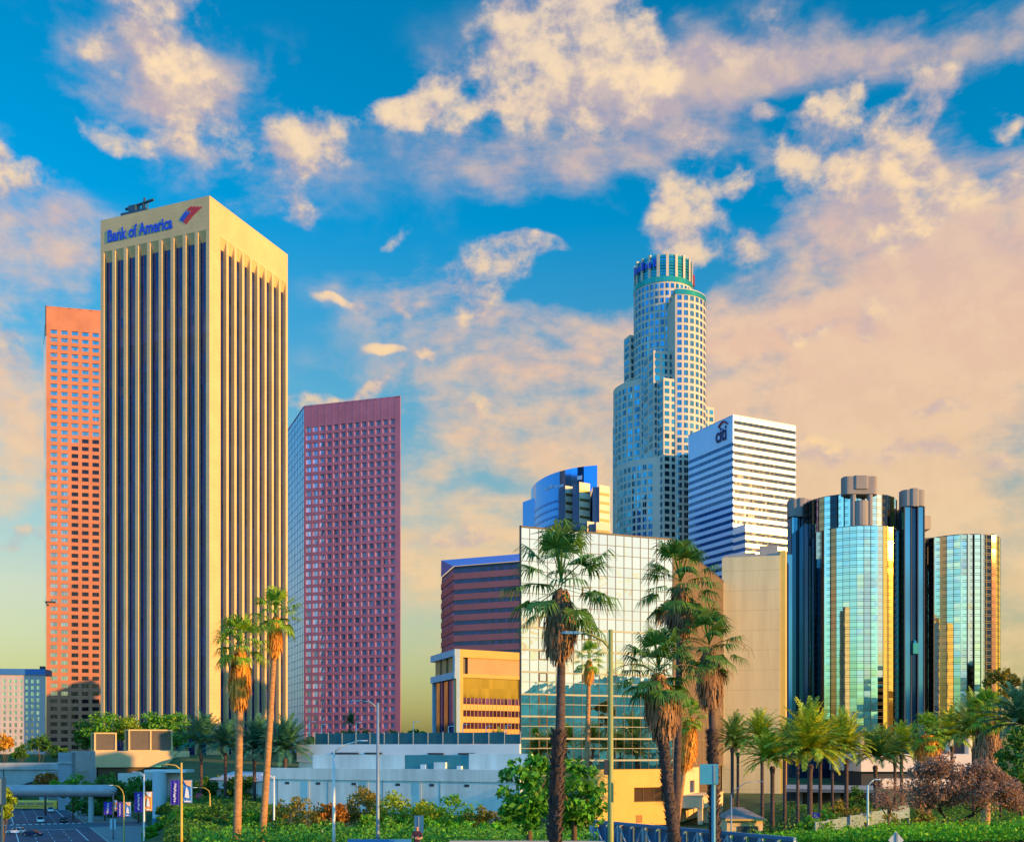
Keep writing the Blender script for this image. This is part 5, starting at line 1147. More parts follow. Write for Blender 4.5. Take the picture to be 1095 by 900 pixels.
# ------------------------------------------------------------------ garage wall and terrace
m_gar = M('garage_concrete', (0.50, 0.60, 0.60), 0.85, var=0.22, scale=0.35, streak=0.12)
m_gar2 = M('garage_white', (0.66, 0.66, 0.66), 0.85, var=0.06, scale=0.2)
m_tealp = M('teal_screen', (0.03, 0.20, 0.24), 0.7, var=0.15, scale=0.3)
m_fen = M('dark_teal_mesh', (0.012, 0.10, 0.13), 0.7, var=0.2, scale=0.4)
m_post = M('galvanised_post', (0.45, 0.5, 0.5), 0.4, metal=0.5, var=0.1)
def garage():
    A = W2(285, 193); B = W2(556, 173.5); fc = Face(A, B); back = -fc.n
    zt = 16.55; rt = thing('parking_garage', 'long pale blue-grey concrete garage wall with white upper parapets', 'garage', (A.x, A.y, 5))
    b = MB(); b.fbox(fc, 0, fc.w, 5, zt - 2.0, -1.0, 0); b.build('lower_wall', m_gar, rt)
    MB().fbox(fc, 0, fc.w, zt - 2.0, zt, -1.0, .16).build('parapet_band', m_gar, rt)
    for k in (2.4, 13, 24, 35): q = MB(); q.fbox(fc, k - .06, k + .06, 5, zt - 2.02, -.2, .03); q.build('wall_joint', M('dark_joint', (0.12, 0.14, 0.16), 0.9, var=0), rt)  # dark strips along the vertical wall joints
    b = MB(); b.fbox(fc, 0.3, fc.w, zt - 1.2, zt - 1.0, -14, -1.0); b.build('terrace_deck', m_gar, rt)
    w = fc.w; b = MB(); b.fbox(fc, 6.5, 25.5, zt - 1, zt + 2.35, -5.6, -5.0); b.build('upper_wall', m_gar, rt)
    b = MB(); b.fbox(fc, 25.5, 38.0, zt - 1, zt + 2.35, -5.7, -5.02); b.build('teal_wall', m_tealp, rt)
    for k, (u, h, ww) in enumerate(((29, .9, 1.0), (31.6, 1.3, 2.2), (36, .7, .8))):
        MB().fbox(fc, u, u + ww, zt - 1, zt - .2 + h, -5.02, -4.3).build('terrace_box', m_gar, rt)
    b = MB(); b.fbox(fc, 38.0, w, zt - 1, zt + 2.6, -5.6, -4.9); b.build('upper_wall', m_gar, rt)
    b = MB(); b.fbox(fc, 0, w - 4, zt + 1.0, zt + 4.25, -10.0, -9.4); b.build('white_parapet', m_gar2, rt)
    b = MB(); b.fbox(fc, 8, 13.6, zt + 2.45, zt + 2.75, -9.4, -8.9); b.fbox(fc, 15, 18.5, zt + 2.45, zt + 2.75, -9.4, -8.9); b.fbox(fc, 28, 31, zt + 2.4, zt + 2.7, -9.4, -8.9); b.fbox(fc, 34, 37, zt + 2.4, zt + 2.7, -9.4, -8.9); b.build('drain_slot', m_dark, rt)
    b = MB(); b.fbox(fc, 0, w - 5, 4, zt + 1.0, -14, -10.1); b.build('deck_body', m_gar, rt)
    m_pat = M('patched_paint', (0.56, 0.63, 0.60), 0.85, var=0.1, scale=.5)
    for u, z, ww, hh in ((5.5, 9.8, 3.2, 1.6), (16.2, 11.0, 2.2, 1.1), (19.5, 9.2, 4.0, 1.9), (28.5, 10.4, 2.6, 1.5), (37.5, 9.6, 3.0, 2.2)): MB().fbox(fc, u, u + ww, z, z + hh, -.1, .012).build('paint_patch', m_pat, rt)
    for u in (9.2, 21.2, 31.5): q = MB(); q.tube([fc.P(u, 6, .1), fc.P(u, zt - 2.05, .1)], .06, 6); q.build('drain_pipe', m_post, rt)
    for u in (4, 10.5, 17.8, 26.5, 33, 39.5): q = MB(); q.fbox(fc, u, u + .9, zt - 2.9, zt - 2.45, -.1, .02); q.build('vent_grille', m_dark, rt)
    # screened fence above
    f = thing('screen_fence', 'long dark teal screened fence on top of the garage', 'fence', (A.x, A.y + 12, zt + 4))
    z0 = zt + 4.27; z1 = zt + 6.3
    for k in range(14):
        u0 = 3 + k * 3.0; MB().fbox(fc, u0 + .06, u0 + 2.94, z0, z1 - (0.35 if k > 12 else 0), -11.0, -10.94).build('screen_panel', m_fen, f)
    for k in range(15):
        u0 = 3 + k * 3.0; q = MB(); q.tube([fc.P(u0, z0, -10.9), fc.P(u0, z1 + .15, -10.9)], .055, 6); q.build('post', m_post, f)
    # low wing with sloping canopy at left end
    c = thing('garage_annex', 'low white annex with a dark opening beside the teal date palms', 'building', (W2(262, 226).x, 226, 8))
    A2 = W2(225, 232); B2 = W2(300, 214); f2 = Face(A2, B2)
    b = MB(); b.fbox(f2, 0, f2.w, 11.5, 13.2, -8, 0); b.fbox(f2, 0, 3, 4, 11.5, -8, 0); b.fbox(f2, 6.5, f2.w, 4, 11.5, -8, 0); b.build('wall', m_gar2, c)
    MB().fbox(f2, 3, 6.5, 4, 11.5, -7, -3).build('opening', m_dark, c)
    b = MB(); b.quad(f2.P(-.5, 13.3, .6), f2.P(f2.w + .5, 13.3, .6), f2.P(f2.w + .5, 15.0, -6), f2.P(-.5, 15.0, -6)); b.build('roof', M('annex_roof', (0.45, 0.5, 0.55), 0.7, var=0.1), c)
garage()

# ------------------------------------------------------------------ viaduct, footbridge and street structures at left
m_via = M('viaduct_concrete', (0.30, 0.35, 0.37), 0.85, var=0.2, scale=0.25, streak=0.4)
def structures():
    D = 372
    def p(px, py): return Vector(((px - CX) / F * D, ZZ(py, D)))
    prof = [p(-60, 822.5), p(-60, 843), p(0, 841), p(25, 838), p(44, 832), p(56, 826.5), p(63.5, 822.5)]
    rt = thing('viaduct', 'broad grey concrete viaduct with an arched dark underside at left', 'bridge', (p(20, 840).x, D, 0))
    b = MB(); n = len(prof); b.add([(q.x, D, q.y) for q in prof] + [(q.x, D + 16, q.y) for q in prof], [tuple(range(n)), tuple(range(2 * n - 1, n - 1, -1))] + [(i, i + n, (i + 1) % n + n, (i + 1) % n) for i in range(n)]); b.build('arched_girder', m_via, rt)
    a, c = p(-60, 815.5), p(64, 822.4); MB().box(a.x, c.x, D - .6, D + 17, c.y, a.y).build('parapet', m_via, rt)
    MB().box(p(61, 0).x, p(70, 0).x, D - 14, D + 20, -1, ZZ(824, D) ).build('abutment', m_via, rt)
    w = thing('retaining_wall', 'blue-grey retaining wall between the viaduct and the plaza podium', 'wall', (W2(70, 350).x, 350, 0))
    MB().box(W2(63.5, 350).x, W2(78, 350).x, 349, 352, 0, ZZ(804, 350)).build('wall_panel', M('blue_grey_wall', (0.22, 0.27, 0.33), 0.85, var=0.15), w)
    MB().box(W2(63, 350).x, W2(78.4, 350).x, 348.7, 349, ZZ(816, 350), ZZ(814, 350)).build('wall_coping', m_via, w)
    # footbridge
    D = 290; x0, x1 = W2(-20, D).x, W2(124.5, D).x; z0, z1 = ZZ(851.5, D), ZZ(839.5, D); zc, rz = (z0 + z1) / 2, (z1 - z0) / 2
    f = thing('footbridge', 'rounded grey pedestrian bridge crossing above the street', 'bridge', ((x0 + x1) / 2, D, 0))
    b = MB(); ring = [(math.cos(t) * 2.0, math.sin(t) * rz) for t in [math.tau * k / 20 for k in range(20)]]; xs_ = [x0 + (x1 - x0 - 1.6) * k / 12 for k in range(13)] + [x1 - .8, x1 - .2, x1]; sc = [1] * 13 + [.93, .7, .25]
    vs = [(x, D + y * s, zc + z * s) for x, s in zip(xs_, sc) for y, z in ring]; m = len(xs_)
    b.add(vs, [(i * 20 + k, (i + 1) * 20 + k, (i + 1) * 20 + (k + 1) % 20, i * 20 + (k + 1) % 20) for i in range(m - 1) for k in range(20)] + [tuple(range((m - 1) * 20, m * 20))]); b.build('tube_deck', M('footbridge_grey', (0.34, 0.31, 0.34), 0.6, var=0.15, scale=0.4), f, smooth=True)
    b = MB(); b.box(x0, x1 - 1.2, D - .5, D + .5, z1 - .08, z1 + .22); b.build('top_rail', M('footbridge_rail', (0.4, 0.42, 0.42), 0.6, var=0.1), f)
    q = MB(); xc = W2(97.5, D).x; q.cyl((xc, D), .75, 0, z0 + .4, 14); q.build('column', m_via, f)
    # round stair tower
    s = thing('stair_tower', 'pale blue cylindrical concrete stair tower behind the banners', 'tower', (W2(171, 262).x, 262, 0))
    MB().cyl((W2(171, 262).x, 262), 1.75, -1, ZZ(824, 262), 22).build('shaft', M('pale_blue_concrete', (0.42, 0.52, 0.60), 0.8, var=0.12, scale=0.4, streak=0.2), s, smooth=False)
    MB().box(W2(160, 265).x, W2(204, 265).x, 261, 268, ZZ(825.2, 265), ZZ(822.4, 265)).build('landing_slab', m_gar2, s)
    MB().box(W2(178, 266).x, W2(196, 266).x, 264.5, 267, -1, ZZ(826, 266)).build('rear_wall', m_gar2, s)
    q = MB(); q.box(W2(164, 256).x, W2(181, 256).x, 255, 256, 0, 3.4); q.build('ticket_booth', M('teal_booth', (0.04, 0.18, 0.26), 0.6, var=0.2), s)
    # rough concrete ramp among the date palms
    D = 205; r = thing('ramp_deck', 'concrete road ramp with a parapet behind the date palm trunks', 'bridge', (W2(880, D).x, D, 8))
    A = W2(838, D); B = W2(934, D - 6); fc = Face(A, B)
    MB().fbox(fc, 0, fc.w, ZZ(846, D), ZZ(843, D), -9, 0).build('deck', m_conc, r)
    MB().fbox(fc, 0, fc.w, ZZ(843, D), ZZ(838.5, D), -.5, .1).build('parapet', M('ramp_parapet', (0.46, 0.42, 0.42), 0.85, var=0.1), r)
    for u in (2, 9): q = MB(); q.fbox(fc, u, u + 1, 6, ZZ(846, D) - .02, -5, -4); q.build('pier', m_conc, r)
    MB().fbox(fc, -1, fc.w + 2, 6, ZZ(848, D), -8.9, -8.4).build('underdeck_shade', m_dark, r)  # dark sheet added as the shade under the deck
    # kiosk with hipped roof
    k = thing('kiosk', 'small beige kiosk with a grey hipped roof in front of the blank tower', 'kiosk', (W2(794, 132).x, 132, 9)); s = 132 / F
    x0, x1 = W2(772, 132).x, W2(815, 132).x; zr = ZZ(874, 132); z1 = ZZ(863, 132)
    MB().box(x0 + .3, x1 - .3, 130.4, 135, 8.6, zr - .25).build('walls', m_beige, k)
    b = MB(); q = [(x0, 129.8), (x1, 129.8), (x1, 135.6), (x0, 135.6)]; a, c = ((x0 + x1) / 2 - 1.0, 132.7), ((x0 + x1) / 2 + .2, 132.7)
    b.add([(*v, zr) for v in q] + [(*a, z1), (*c, z1)], [(0, 1, 5, 4), (1, 2, 5), (2, 3, 4, 5), (3, 0, 4), (3, 2, 1, 0)]); b.build('roof', M('grey_shingle', (0.18, 0.15, 0.14), 0.9, var=0.25, scale=1.5), k)
    b = MB(); b.box(x0 - .05, x1 + .05, 129.7, 129.8, zr - .22, zr + .02); b.build('fascia', m_yel, k)
    MB().box(x0 + 1.6, x1 - .9, 130.3, 130.4, 8.7, zr - .9).build('counter_opening', m_dark, k)
structures()

# ------------------------------------------------------------------ street lamps, banners, signs
def pole_base(px, D):
    p = W2(px, D); return p, (0.14 if D > 228 else gz(p.x, D))
def lamp(label, px, D, top, pts, mat, r=.09, head=None, box=None, group='street lamps', zb=None, hs=(.8, .3, .14)):
    """pole at column px; pts: further (px,py) points of the arm; luminaire at the end"""
    p, z = pole_base(px, D); z = zb if zb is not None else z; t = thing('street_lamp', label, 'street lamp', (p.x, D, z), group)
    b = MB(); b.tube([(p.x, D, z - .3), (p.x, D, z + .8), (p.x, D, ZZ(top, D))], [r * 1.5, r * 1.15, r * .8], 8); b.build('pole', mat, t, smooth=True)
    q = [W3(a, c, D) for a, c in pts]
    if len(q) > 1: b = MB(); b.tube(q, r * .5, 7); b.build('arm', mat, t, smooth=True)
    e = q[-1]; d = (q[-1] - q[-2]) if len(q) > 1 else Vector((1, 0, 0)); sx = 1 if d.x >= 0 else -1
    h = MB(); l, w, hh = hs; x0, x1 = sorted((e.x - sx * .05, e.x + sx * l)); ring = []
    for (x, k) in ((x0, .5), (x0 + .2 * l, .95), (x1 - .25 * l, 1.0), (x1, .55)): ring.append([(x, D + w * .5 * k * c, e.z + hh * .5 * s_ * k) for c, s_ in ((-1, -.6), (-.7, .8), (.7, .8), (1, -.6))])
    n = len(ring); h.add([v for rr in ring for v in rr], [(i * 4 + k, (i + 1) * 4 + k, (i + 1) * 4 + (k + 1) % 4, i * 4 + (k + 1) % 4) for i in range(n - 1) for k in range(4)] + [(3, 2, 1, 0), (n * 4 - 4, n * 4 - 3, n * 4 - 2, n * 4 - 1)])
    h.build('lamp_head', head or mat, t)
    if box: c = MB(); zz = ZZ(box, D); c.box(p.x - .3, p.x - r, D - .16, D + .16, zz - .35, zz + .35); c.build('control_box', m_dark, t)
    return t, p, z
m_pw = M('white_pole', (0.62, 0.62, 0.6), 0.5, metal=0.2, var=0.1, scale=1); m_pg = M('olive_pole', (0.24, 0.27, 0.08), 0.5, var=0.12, scale=1); m_pb = M('blue_grey_pole', (0.16, 0.24, 0.32), 0.5, metal=0.2, var=0.12, scale=1)
m_py = M('yellow_pole', (0.50, 0.34, 0.06), 0.5, var=0.1, scale=1); m_pt = M('pale_teal_pole', (0.35, 0.52, 0.50), 0.5, var=0.1, scale=1); m_hd = M('lamp_head_blue', (0.12, 0.28, 0.42), 0.5, metal=0.2, var=0.1)
m_pdk = M('dark_pole', (0.10, 0.13, 0.16), 0.5, metal=0.2, var=0.15)
lamp('large olive street lamp with a blue head in front of the mirror glass block', 653, 50, 673, [(653, 694), (645, 685), (634, 679), (622, 676.5)], m_pg, .13, m_hd, 820, hs=(.95, .36, .2))
lamp('blue-grey street lamp in front of the plum tower', 404, 76, 751, [(404, 757), (396, 750.5), (386, 749)], m_pb, .12, m_pb, hs=(.75, .3, .12))
lamp('white street lamp with an arm rising to the right, before the garage wall', 357, 74, 803, [(357, 804), (366, 797), (384, 791.5)], m_pw, .10, m_pw, hs=(.6, .26, .1))
lamp('white street lamp with a short left arm, beside the orange palm trunks', 293, 120, 829, [(293, 832), (289, 829), (286, 828)], m_pw, .11, m_pw)
la, pa, za = lamp('yellow street lamp carrying the large blue banner', 194, 112, 815, [(194, 823), (188, 818), (178, 816.5), (172, 819)], m_py, .13, M('green_lamp_head', (0.05, 0.35, 0.2), 0.4, var=0.1), hs=(.6, .3, .2))
lb, pb, zb_ = lamp('white street lamp carrying purple and orange banners', 154, 150, 827, [(154, 830), (150, 825.5), (147, 825)], m_pw, .14, m_pw)
lc, pc, zc_ = lamp('bent-armed street lamp carrying the third pair of banners', 132.5, 205, 850, [(132.5, 851), (131, 845), (127, 840.5), (121, 839)], m_py, .14, m_pw)
ld, pd_, zd_ = lamp('thin dark street lamp at the footbridge end, carrying the smallest banners', 121, 235, 846, [(121, 850), (120, 846), (116, 843)], m_pdk, .15, m_pdk)
lamp('bent-armed street lamp in front of the tall dark hedge', 224.5, 190, 848, [(224.5, 850), (223.5, 845), (219, 842), (211, 841.5)], m_py, .12, m_pw)
lamp('pale teal street lamp on the ivy slope', 928, 100, 839, [(928, 841), (931, 836), (935, 833)], m_pt, .11, m_pt, 882, hs=(.6, .25, .1))
lamp('pale lamp post with a blue arm reaching right, beside the kiosk', 782, 118, 849, [(782, 849), (789, 842), (797, 836.5), (812, 835)], m_pb, .09, m_pb, hs=(.6, .25, .1))
for px, top, D, nm, arm in ((331, 771, 300, 'first', 8), (344, 774, 300, 'second', 5), (381, 772, 305, 'third', 6), (442, 771, 300, 'fourth', 7), (479.5, 776, 296, 'fifth', 6), (495, 774, 296, 'sixth', 5), (520, 776, 290, 'seventh', 6), (541, 775, 290, 'last', 6)):
    lamp('small white terrace lamp, %s from the left above the teal fence' % nm, px, D, top, [(px, top + .3), (px + arm * .4, top)], m_pw, .13, m_pw, group='lamps on the terrace', zb=18, hs=(1.0, .5, .25))
m_ban = [M('banner_violet', (0.03, 0.02, 0.36), 0.7, var=0.12, scale=0.6), M('banner_blue', (0.05, 0.22, 0.62), 0.7, var=0.25, scale=0.8), M('banner_orange', (0.75, 0.30, 0.06), 0.7, var=0.3, scale=0.8)]; m_mark = M('banner_marks', (0.65, 0.7, 0.8), 0.7, var=0.1); m_skin2 = M('banner_peach', (0.7, 0.42, 0.25), 0.7, var=0.2)
def banner(label, x0, x1, y0, y1, D, mat, kind, group='street banners'):
    a, b = W3(x0, y1, D - .02), W3(x1, y0, D - .02); t = thing('street_banner', label, 'banner', (a.x, a.y, a.z), group); n = 6; c = MB()
    for i in range(n):
        for s in (0, 1):
            xa, xb = a.x + (b.x - a.x) * i / n, a.x + (b.x - a.x) * (i + 1) / n
            ya, yb = [D - .04 + .05 * math.sin(q * 2.3) + .012 * s for q in (i, i + 1)]
            c.quad((xa, ya, a.z), (xb, yb, a.z), (xb, yb, b.z), (xa, ya, b.z))
    c.build('cloth', mat, t); w = b.x - a.x; h = b.z - a.z; q = MB(); yy = D - .16
    if kind == 'script':
        rr = random.Random(int(x0)); z = a.z + h * .12
        while z < b.z - h * .12:
            l = rr.uniform(.02, .06) * h; o = rr.uniform(-.08, .08) * w; q.box(a.x + w * (.42) + o, a.x + w * (.62) + o, yy, yy + .02, z, z + l); z += l + h * rr.uniform(.01, .035)
    else:
        q.box(a.x + w * .15, b.x - w * .15, yy, yy + .02, a.z + h * .04, a.z + h * .1)
        q.add([(a.x + w * .2, yy, a.z + h * .25), (a.x + w * .75, yy, a.z + h * .2), (a.x + w * .62, yy, a.z + h * .55), (a.x + w * .35, yy, a.z + h * .7)], [(0, 1, 2, 3)])
        q.add([(a.x + w * .05, yy + .01, b.z - h * .02), (b.x - w * .05, yy + .01, b.z - h * .02), (b.x - w * .1, yy + .01, b.z - h * .3), (a.x + w * .4, yy + .01, b.z - h * .22)], [(0, 1, 2, 3)], 1)
    q.build('print', [m_mark, m_skin2 if kind == 'pic' else m_mark], t)
    r = MB()
    for zz in (a.z, b.z): r.tube([(a.x - .05, D, zz), (b.x + .05, D, zz)], .035, 5)
    r.build('bracket', m_pdk, t)
banner('large violet banner with vertical pale script on the yellow lamp', 182.3, 192.3, 833.5, 860, 112, m_ban[0], 'script'); banner('large blue and peach picture banner on the yellow lamp', 196, 205.5, 833.5, 858, 112, m_ban[1], 'pic')
banner('violet banner with pale script on the white lamp', 143.8, 152.3, 846.5, 868, 150, m_ban[0], 'script'); banner('orange picture banner on the white lamp', 155.6, 162.5, 846, 866.5, 150, m_ban[2], 'pic2')
banner('violet banner on the bent-armed lamp before the dark trees', 125.5, 131.3, 857, 873, 205, m_ban[0], 'script'); banner('blue picture banner on the bent-armed lamp before the dark trees', 133.8, 140, 857, 872.5, 205, m_ban[1], 'pic')
banner('smallest violet banner next to the footbridge column', 111, 119.6, 857, 870.5, 235, m_ban[0], 'script'); banner('smallest orange picture banner beside the footbridge column', 122.3, 125, 855, 867, 235, m_ban[2], 'pic2')
def sign(name, label, px, D, x0, x1, y0, y1, mat, r=.06, diamond=False, group=None):
    p, z = pole_base(px, D); t = thing(name, label, 'sign', (p.x, D, z), group); b = MB(); b.tube([(p.x, D, z - .2), (p.x, D, ZZ(y0 + .5, D))], r, 8); b.build('post', mat, t)
    a, c = W3(x0, y1, D - r - .05), W3(x1, y0, D - r - .05); q = MB()
    if diamond:
        m = (a + c) / 2; hx, hz = (c.x - a.x) / 2, (c.z - a.z) / 2; q.add([(m.x - hx, a.y, m.z), (m.x, a.y, m.z - hz), (m.x + hx, a.y, m.z), (m.x, a.y, m.z + hz)] + [(m.x - hx, a.y + .03, m.z), (m.x, a.y + .03, m.z - hz), (m.x + hx, a.y + .03, m.z), (m.x, a.y + .03, m.z + hz)], [(0, 1, 2, 3), (7, 6, 5, 4), (0, 4, 5, 1), (1, 5, 6, 2), (2, 6, 7, 3), (3, 7, 4, 0)])
    else: q.box(a.x, c.x, a.y - .03, a.y, a.z, c.z)
    q.build('sign_panel', mat, t); g = MB(); g.box(p.x - .04, p.x + .04, a.y - .06, a.y - .031, a.z + .05, c.z - .05); g.build('stiffener', m_pb, t); return t
m_sgn = M('blue_sign_back', (0.03, 0.26, 0.46), 0.45, var=0.1, scale=1.5)
sign('road_sign', 'square blue sign back on a blue post before the right palm trunk', 763, 48, 748.5, 768, 816.5, 838, m_sgn, .10)
sign('road_sign', 'narrow blue sign back directly behind the person', 448, 58, 443, 453, 871.5, 890, M('deep_blue_sign_back', (0.02, 0.13, 0.30), 0.5, var=0.1), .09)
sign('road_sign', 'grey diamond sign back at the bottom right', 958, 52, 950, 966.5, 888.5, 907, M('grey_sign_back', (0.42, 0.5, 0.58), 0.45, metal=0.4, var=0.1), .05, True)
sign('parking_sign', 'small violet sign under the date palms', 873, 130, 869, 876, 868.5, 874, m_ban[0], .05)
sign('parking_sign', 'small white sign among the bushes left of the white lamp post', 347, 100, 344, 350, 885, 893, m_gar2, .04)
sign('parking_sign', 'small red poster sign in the tall dark hedge', 213, 216, 209.5, 215.5, 848, 856, M('red_poster', (0.45, 0.04, 0.12), 0.6, var=0.4, scale=1.5), .05)
sign('signal_box', 'pale blue traffic cabinet sign beside the street corner', 120.5, 244, 117.5, 124, 875, 886, M('pale_blue_cabinet', (0.35, 0.55, 0.62), 0.5, var=0.1), .1)
sign('edge_sign', 'dark blue street sign box cut by the left edge', 2, 62, -14, 6.5, 831, 860, M('navy_sign_box', (0.02, 0.07, 0.14), 0.5, var=0.2), .07)

# ------------------------------------------------------------------ vehicles
m_tyre = M('tyre_rubber', (0.02, 0.02, 0.022), 0.85, var=0.1); m_rim = M('wheel_rim', (0.45, 0.45, 0.47), 0.3, metal=0.8, var=0); m_cg = G('car_glass', (0.015, 0.02, 0.03), 0.05, 0.0, 0.6)
m_lampw = M('headlight_lens', (0.8, 0.8, 0.75), 0.15, var=0); m_lampr = M('tail_light_lens', (0.5, 0.01, 0.01), 0.2, var=0)
def wheel(t, c, ax, r, w):
    b = MB(); c = Vector(c); a = Vector(ax).normalized(); b.tube([c - a * w / 2, c + a * w / 2], r, 16); o = b.build('wheel', m_tyre, t); q = MB(); q.tube([c - a * (w / 2 + .012), c + a * (w / 2 + .012)], r * .6, 12); q2 = q.build('rim', m_rim, t); q2.parent = o
def car(label, px, py, D, heading, paint, tall=0.0, name='parked_car', cat='car', group='cars on the street'):
    p = W2(px, D); z = .012; t = thing(name, label, cat, (p.x, D, z), group); h = Vector((math.cos(heading), math.sin(heading), 0)); s = Vector((-h.y, h.x, 0)); o = Vector((p.x, D, z))
    def P(x, y, zz): return o + h * x + s * y + Vector((0, 0, zz))
    H = 1.45 + tall
    body = [(-2.25, .38), (-2.28, .62), (-2.15, .88), (-1.3, .95), (1.0, .95), (1.75, .86), (2.2, .70), (2.28, .5), (2.22, .32), (-2.1, .30)]; b = MB(); n = len(body)
    L = [[P(x, y * w, zz + tall * .2) for x, zz in body] for y, w in ((-.9, .96), (-.9, 1), (.9, 1), (.9, .96))]
    rows = [[P(x * .985, -.80, zz * (1 if zz < .6 else .985) + tall * .2) for x, zz in body], [P(x, -.9, zz * .97 + tall * .2) for x, zz in body], [P(x, .9, zz * .97 + tall * .2) for x, zz in body], [P(x * .985, .80, zz * (1 if zz < .6 else .985) + tall * .2) for x, zz in body]]
    vs = [v for r_ in rows for v in r_]; fs = [(i * n + k, i * n + (k + 1) % n, (i + 1) * n + (k + 1) % n, (i + 1) * n + k) for i in range(3) for k in range(n)] + [tuple(range(n - 1, -1, -1)), tuple(range(3 * n, 4 * n))]
    b.add(vs, fs); b.build('body', paint, t)
    cab = [(-1.75, .93), (-1.15, H - .06), (-.2, H), (.45, H - .05), (1.15, .93)]; b = MB(); m = len(cab); vs = [P(x, y * (1 if zz < 1 else .84), zz + tall * .2) for y in (-.82, .82) for x, zz in cab]
    b.add(vs, [(k, k + 1, k + 1 + m, k + m) for k in range(m - 1)] + [tuple(range(m - 1, -1, -1)), tuple(range(m, 2 * m))]); b.build('windows', m_cg, t)
    b = MB(); top = [(-1.12, H - .03), (-.2, H + .02), (.42, H - .02)]; vs = [P(x, y, zz + tall * .2 + .012) for y in (-.70, .70) for x, zz in top]; b.add(vs, [(0, 1, 4, 3), (1, 2, 5, 4)])
    for x in (-1.12, -.3, .42):
        for y in (-.83, .83): b.tube([P(x * 1.05 + (.45 if x > .3 else (-.35 if x < -1 else 0)), y, .95 + tall * .2), P(x, y * .86, H - .02 + tall * .2)], .04, 5)
    b.build('roof', paint, t)
    for x in (-1.4, 1.42):
        for y in (-.84, .84): wheel(t, P(x, y, .33), s, .33, .2)
    for y in (-.62, .62):
        q = MB(); q.ball(P(2.2, y, .66 + tall * .2), .12, .16, .09); q.build('headlight', m_lampw, t); q = MB(); q.ball(P(-2.22, y, .74 + tall * .2), .1, .16, .1); q.build('tail_light', m_lampr, t)
m_cw = M('white_car_paint', (0.72, 0.74, 0.76), 0.25, var=0); m_cb = M('dark_blue_car_paint', (0.015, 0.03, 0.10), 0.2, var=0); m_cr = M('dark_red_car_paint', (0.06, 0.02, 0.025), 0.25, var=0)
car('white sedan crossing at the lower left, seen from the side', 17.5, 0, 252, math.pi + .05, m_cw); car('dark blue sedan in front of the white crossing sedan', 35, 0, 246, -.15, m_cb)
hd = math.atan2(-RD.y, -RD.x)
car('white car approaching in the middle lane before the crosswalk', 43, 0, 290, hd, m_cw, .15); car('dark red car approaching in the right lane before the crosswalk', 68.5, 0, 291, hd, m_cr); car('white car half hidden under the yellow bus', 54, 0, 338, hd, m_cw, .1)
def bus():
    D = 352; p = W2(40, D); t = thing('yellow_bus', 'yellow bus crossing the street under the footbridge, seen from the side', 'bus', (p.x, D, 0)); L = 6.9; m_bus = M('yellow_bus_paint', (0.85, 0.46, 0.05), 0.4, var=0.08)
    b = MB(); prof = [(-1.25, .45), (-1.28, 2.6), (-1.05, 3.05), (1.05, 3.05), (1.28, 2.6), (1.25, .45)]; n = 6; b.add([(p.x + x, D + y, z) for x in (-L, L) for y, z in prof], [(k, (k + 1) % n, (k + 1) % n + n, k + n) for k in range(n)] + [tuple(range(n - 1, -1, -1)), tuple(range(n, 2 * n))]); b.build('body', m_bus, t)
    for k in range(4): q = MB(); x = p.x - L + .9 + k * 3.0; q.box(x, x + 2.6, D - 1.32, D - 1.2, 1.5, 2.45); q.build('window', G('pale_bus_glass', (0.6, 0.5, 0.3), 0.15, 0.7), t)
    MB().box(p.x - L + .2, p.x + L - .2, D - 1.31, D - 1.2, .95, 1.08).build('side_stripe', m_dark, t)
    for x in (-4.4, 4.2):
        for y in (-1.05, 1.05): wheel(t, (p.x + x, D + y, .5), (0, 1, 0), .5, .3)
bus()

